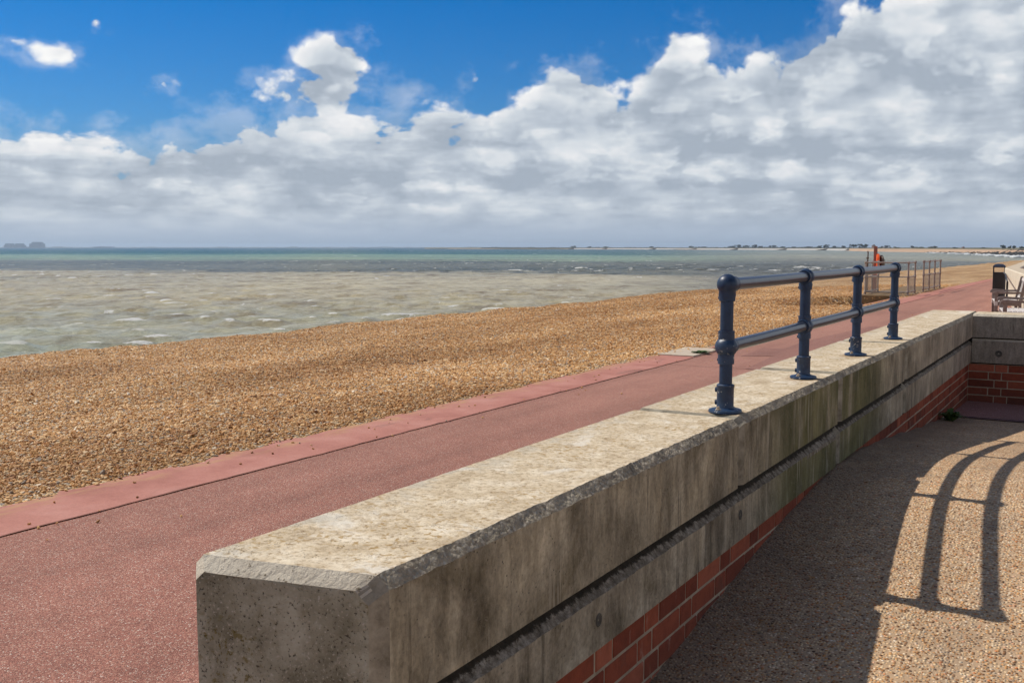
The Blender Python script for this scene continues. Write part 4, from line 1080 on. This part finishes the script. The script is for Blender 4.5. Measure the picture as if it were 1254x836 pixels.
structure(shore_strip('far_shingle_bank', dens_(tan), [(-6, -3.6), (0, -3.0), (40, -1.4), (75, -.2), (110, .05), (150, .0)], M['spit'], .12))
structure(shore_strip('far_land', dens_(tan, 3), [(150, .0), (260, .5), (700, .6), (4000, .9)], M['land'], .2))
left = [p for p in SHORE if p[0] <= 1040]
structure(shore_strip('far_foreshore', dens_(left, 4), [(-8, -3.5), (0, -2.95), (16, -2.5), (30, -2.3)], M['spit']))
structure(shore_strip('far_marsh', dens_(left, 3), [(30, -2.3), (60, -.6), (400, .3), (4000, .6)], M['land'], .1))
# low land on the horizon, left
def low_coast():
    xs = np.arange(-250, 640, 4.); g = np.random.default_rng(5); X = []; Y = []; Z = []
    for x in xs:
        p = at_dist(x, 9300); h = 6 + 9 * max(0, nz(x, 0, .035, 3)) + 5 * max(0, nz(x, 0, .17, 9))
        q = at_dist(x, 9700); X.append([p.x, p.x * 1.003, q.x]); Y.append([p.y, p.y * 1.003, q.y]); Z.append([-3.2, h - 3, h - 3])
    structure(grid_mesh('low_coast', np.array(X), np.array(Y), np.array(Z), M['farcoast'], smooth=False))
low_coast()
# power station blocks on the horizon
def station(x0, x1, ytop, steps, label, d=8600):
    mid = at_dist((x0 + x1) / 2, d, -3); wpx = d / 1255; W_ = (x1 - x0) * wpx; Hh = (303.3 - ytop) * wpx + 2; e = empty('power_station_block', mid, YAW)
    for (a, b_, z0, z1, nm) in steps:
        m_ = MB(); t_ = .06 if nm == 'upper_storey' else .03
        xa, xb = (a - .5) * W_, (b_ - .5) * W_; m_.box((xa, -35, z0 * Hh), (xb, 35, z1 * Hh))
        m_.v = [(x + (t_ * W_ if x < (xa + xb) / 2 else -t_ * W_) * (1 if z > z0 * Hh + 1 else 0), y, z) for x, y, z in m_.v]
        o = m_.build(nm, M['block']); o.parent = e
    tag(e, label, 'power station', 'power station blocks on the horizon'); return e
station(7.0, 17, 298.1, [(0, 1, 0, .62, 'main_hall'), (.14, .86, .62, 1, 'upper_storey')], 'leftmost hazy block of the power station on the horizon')
station(19.6, 30, 298.1, [(0, 1, 0, .62, 'main_hall'), (.10, .80, .62, 1, 'upper_storey')], 'middle hazy block of the power station on the horizon')
station(38, 53.5, 296.3, [(0, 1, 0, .72, 'main_hall'), (.18, .86, .72, 1, 'upper_storey'), (-.25, 0, 0, .2, 'annexe')], 'tallest hazy block of the power station, standing apart on the right')
station(116, 139, 302.0, [(0, 1, 0, 1, 'main_hall'), (.3, .5, 1, 1.2, 'roof_plant')], 'long low hazy building on the horizon, right of the tall blocks')
# long pale sea wall with groynes
def long_wall():
    xs = [1034, 1010, 960, 900, 850, 800, 740, 700]; ys = np.interp([-x for x in xs], [-p[0] for p in SHORE], [p[1] for p in SHORE])
    P_ = [at_z(x, y - .05, -3.) for x, y in zip(xs, ys)]
    segs = list(zip(P_[:-1], P_[1:])); col = 0
    names = ['farthest right', 'second from the right', 'third from the right', 'fourth from the right', 'fifth from the right', 'sixth from the right', 'farthest left']
    for i, (a, c) in enumerate(segs):
        c = a.lerp(c, .955); d = (c - a).normalized(); nrm = Vector((-d.y, d.x, 0)); nrm = nrm if nrm.dot(a) > 0 else -nrm
        b = MB(); h0, h1 = -2.2, -.3
        prof = [(0, -2.9), (1.2, h0), (4.0, h1), (6.0, h1), (6.0, -2.9)]; vs = [p + nrm * r_ + Vector((0, 0, z + 3)) for p in (a, c) for r_, z in prof]; n = 5
        b.add(vs, [[k, k + 1, n + k + 1, n + k] for k in range(4)] + [[0, 1, 2, 3, 4], [9, 8, 7, 6, 5]])
        o = b.build('pale_sea_wall', M['whitewall'], loc=a); tag(o, 'length of pale sea wall across the bay, the one ' + names[i], 'sea wall', 'pale sea wall lengths across the bay')
        q = c.lerp(segs[i + 1][0], .5) if i + 1 < len(segs) else c
        b = MB(); s_ = -nrm; pr = [(-3, -.4), (0, -.6), (14, -2.6)]
        vs = [q + s_ * r_ + d * w_ + Vector((0, 0, z + 3)) for w_ in (-1.6, 1.6) for r_, z in pr] + [q + s_ * r_ + d * w_ + Vector((0, 0, -1)) for w_ in (-1.6, 1.6) for r_, z in pr]
        b.add(vs, [[0, 1, 4, 3], [1, 2, 5, 4], [0, 1, 7, 6], [1, 2, 8, 7], [3, 4, 10, 9], [4, 5, 11, 10], [2, 5, 11, 8], [0, 3, 9, 6]])
        o = b.build('groyne', M['darkwood'], loc=q); tag(o, 'dark groyne at the left end of the pale wall length ' + names[i], 'groyne', 'groynes across the bay')
long_wall()
# wet rocks and surf at the foot of the far shingle
def rocks():
    g = random.Random(8); b = MB(); s = MB()
    pts_ = dens_([p for p in SHORE if 1120 <= p[0]], 60)
    for (x, y) in pts_:
        f = min(1, max(0, (x - 1125) / 130)); n = 1 + int(5 * f)
        for k in range(n):
            yy = y - .3 + g.uniform(-1.5, .6) * (.35 + f); c = at_z(x + g.uniform(-2, 2), yy, -3.); r_ = g.uniform(.7, 1.5) * (.7 + f * .8)
            bm = bmesh.new(); bmesh.ops.create_icosphere(bm, subdivisions=1, radius=r_)
            for v in bm.verts: v.co = Vector((v.co.x * g.uniform(.8, 1.5), v.co.y * g.uniform(.8, 1.3), v.co.z * g.uniform(.5, .9))) + c + Vector((0, 0, max(.1, (-(yy - y)) * 1.0)))
            b.bm(bm)
        if g.random() < .07 + .14 * f:
            yy = y + .25 + g.uniform(0, 1.2) * f; c = at_z(x, yy, -2.9); L = g.uniform(1.0, 4)
            bm = bmesh.new(); bmesh.ops.create_icosphere(bm, subdivisions=2, radius=1)
            for v in bm.verts:
                q = Vector((v.co.x * L, v.co.y * 1.4, v.co.z * g.uniform(.35, .8) * (1 + f * .5))); q *= 1 + .3 * nz(q.x, q.y, .9, x); v.co = Rh * q.x + Fh * q.y + Vector((0, 0, q.z)) + c
            s.bm(bm)
    o = b.build('shore_rocks', M['rock']); tag(o, 'dark wet rocks along the waterline of the far shingle bank', 'rocks', kind='stuff')
    o = s.build('surf', M['foam'], smooth=True); tag(o, 'white surf breaking on the dark rocks of the far shore', 'surf', kind='stuff')
rocks()

def tree(x, ytop, wpx, label, d=None, mt='tree', seed=0, zb=.2, group='trees on the far shore'):
    d = d or 1500.; g = random.Random(seed * 13 + int(x)); s_ = d / 1255.; base = at_dist(x, d, zb); top = H + (303.2 - ytop) * s_; Hh = top - zb; W_ = wpx * s_ / 2
    e = empty('tree', base, YAW); b = MB()
    b.tube([(0, 0, -1), (g.uniform(-.2, .2), 0, Hh * .4), (g.uniform(-.6, .6), .2, Hh * .75)], .3, 7, radii=[.45, .3, .1])
    for k in range(4): a = g.uniform(0, 6.28); b.tube([(0, 0, Hh * .3), (math.cos(a) * W_ * .5, math.sin(a) * W_ * .4, Hh * .65)], .12, 5, radii=[.16, .06])
    o = b.build('trunk', M['trunk']); o.parent = e
    c = MB(); lob = [(g.uniform(-.7, .7) * W_, g.uniform(-.5, .5) * W_, Hh * g.uniform(.22, .80), g.uniform(.28, .5)) for k in range(8)] + [(g.uniform(-.3, .3) * W_, 0, Hh * .78, .42)]
    n = 420
    for k in range(n):
        lx, ly, lz, lr = g.choice(lob); v = Vector((g.gauss(0, 1), g.gauss(0, 1), g.gauss(0, 1))).normalized() * g.random() ** .4
        p = Vector((lx + v.x * lr * W_, ly + v.y * lr * W_, min(lz + v.z * lr * min(W_, Hh * .5), Hh)))
        q = .05 * Hh + .35; u1 = Vector((g.gauss(0, 1), g.gauss(0, 1), g.gauss(0, 1))).normalized() * q; u2 = u1.orthogonal().normalized() * q * .7
        c.add([p - u1, p + u2, p + u1, p - u2], [[0, 1, 2, 3]])
    o = c.build('crown', M[mt]); o.parent = e
    tag(e, label, 'tree', group); return e
TL = [(703, 301.0, 9, 'small clump left of the pale wall', 2700), (722, 301.8, 8, 'low tree right of the first small clump', 2700), (742, 302.0, 8, 'low tree midway above the distant pale wall', 2600),
      (798, 301.9, 6, 'tiny lone tree above the middle of the far wall', 2500), (847, 301.2, 7, 'round lone tree where the pale wall brightens', 2400),
      (862, 302.2, 6, 'very low tree just right of the round one', 2400),
      (896, 301.2, 10, 'left edge tree of the dark triple clump', 2250), (904, 299.8, 11, 'tallest tree of the left dark clump', 2250), (914, 300.6, 9, 'shorter tree joined to the left dark clump', 2250),
      (924, 299.6, 9, 'domed tree right of the left dark clump', 2200), (932, 301.4, 8, 'small tree beside the domed one', 2200), (946, 300.3, 10, 'broad flat-topped tree above the end of the wall', 2150),
      (958, 302.0, 8, 'low tree past the flat-topped one', 2100), (972, 302.2, 7, 'faint low tree halfway to the big group', 2100), (990, 302.0, 9, 'low tree left of the tall pointed one', 2000),
      (1012, 299.4, 9, 'tall pointed tree above the wall end', 1950), (1004, 300.9, 7, 'shoulder tree left of the tall pointed one', 1950), (1021, 301.2, 8, 'small tree right of the tall pointed one', 1950), (1032, 301.0, 7, 'dark thin tree before the big dark row', 1900),
      (1045, 299.3, 9, 'left tree of the big dark row', 1750), (1052, 298.9, 10, 'middle tree of the big dark row', 1750), (1059, 299.0, 9, 'right tree of the big dark row next to the brown house', 1750),
      (1080, 301.6, 8, 'low bush-like tree right of the brown house', 1650), (1087, 300.6, 8, 'round dark tree right of the brown house', 1650), (1097, 302.4, 9, 'pale low tree beyond the shingle bank', 1500),
      (1117, 301.0, 5, 'small conical tree over the tan bank', 1450), (1127, 302.4, 12, 'broad low scrubby tree on the tan bank', 1400), (1140, 302.2, 9, 'scrubby tree left of the paired ones', 1350), (1145.5, 301.4, 5, 'darker small tree paired with the scrubby one', 1350),
      (1170, 303.0, 7, 'tiny tree low over the middle of the bank', 1200), (1204, 303.2, 8, 'low scrub tree left of the two tall dark trees', 1150),
      (1229, 300.2, 6, 'tall narrow dark tree with a gap under its crown', 1100), (1237, 301.2, 5, 'left one of the two joined dark trees near the right edge', 1100), (1242, 300.9, 6, 'right one of the two joined dark trees near the right edge', 1100), (1252, 302.0, 8, 'spreading tree at the right edge of the view', 1000)]
for i, (x, yt, wp, lb_, d) in enumerate(TL): tree(x, yt, wp, lb_, d, 'treeb' if ('scrub' in lb_ or 'pale' in lb_) else 'tree', i)
# the continuous low tree line behind
def woodline():
    g = random.Random(3); b = MB()
    for x in np.arange(590, 1215, .5):
        d = np.interp(x, [590, 850, 1040, 1215], [3000, 2600, 1900, 1350]); s_ = d / 1255.; dens = .35 + .9 * nz(x, 0, .05, 4) + (.4 if 850 < x < 1060 else 0)
        for k in range(5):
            h = max(.2, dens) * g.uniform(.2, 1.5) * s_ * (1.15 if x < 1070 else .8); p = at_dist(x + g.uniform(-.4, .4), d + g.uniform(-60, 160), .3 + h * g.uniform(.1, 1)); q = s_ * .55
            u1 = Vector((g.gauss(0, 1), g.gauss(0, 1), g.gauss(0, .7))).normalized() * q; u2 = u1.orthogonal().normalized() * q * .8
            b.add([p - u1, p + u2, p + u1, p - u2], [[0, 1, 2, 3]])
    o = b.build('distant_woodland', M['tree']); tag(o, 'dark low line of woodland along the far shore', 'woodland', kind='stuff')
woodline()
def house(x, ytop, wpx, d, label, wallm='house', rz=0.3):
    s_ = d / 1255.; base = at_dist(x, d, .1); top = H + (303.2 - ytop) * s_; Hh = top - .1; W_ = wpx * s_; e = empty('house', base, YAW + rz)
    b = MB(); b.box((-W_ / 2, -W_ / 2, -.5), (W_ / 2, W_ / 2, Hh * .65)); o = b.build('wall', M[wallm]); o.parent = e
    b = MB(); z0, z1 = Hh * .65 + .003, Hh; k = W_ * .56
    b.add([(-k, -k, z0), (k, -k, z0), (k, k, z0), (-k, k, z0), (-k * .5, 0, z1), (k * .5, 0, z1)], [[0, 1, 5, 4], [2, 3, 4, 5], [1, 2, 5], [3, 0, 4], [3, 2, 1, 0]]); rf = b.build('roof', M['roof']); rf.parent = e
    b = MB(); b.box((W_ * .1, -.5, z1 * .85), (W_ * .1 + 1., .5, z1 * 1.08)); o = b.build('chimney', M['house']); o.parent = rf
    for q in (-.25, .25):
        b = MB(); b.box((q * W_ - .6, -W_ / 2 - .04, Hh * .25), (q * W_ + .6, -W_ / 2 + .02, Hh * .45)); o = b.build('window', M['black']); o.parent = e
    tag(e, label, 'house')
house(1070, 299.8, 3.4, 1700, 'small brown house between the big dark trees and the tan bank')
house(1082.5, 302.6, 2.2, 1600, 'tiny white house right of the brown one', 'whitewall')
house(1179.5, 302.4, 2.6, 1150, 'tiny brown hut standing on the tan shingle bank')

# ------------------------------------------------------------------ haze
m, t, b_ = mat('sea_air'); t.n.remove(b_)
pv = t.new('ShaderNodeVolumePrincipled'); pv.inputs['Color'].default_value = (.66, .82, 1, 1); pv.inputs['Density'].default_value = 1.0e-4; pv.inputs['Anisotropy'].default_value = .2
t.l.new(pv.outputs[0], t.n['Material Output'].inputs['Volume'])
b = MB(); b.box((-15000, -8000, -5.2), (16000, 16000, 62)); o = b.build('haze', m); tag(o, 'thin blue sea haze', 'haze', kind='stuff')
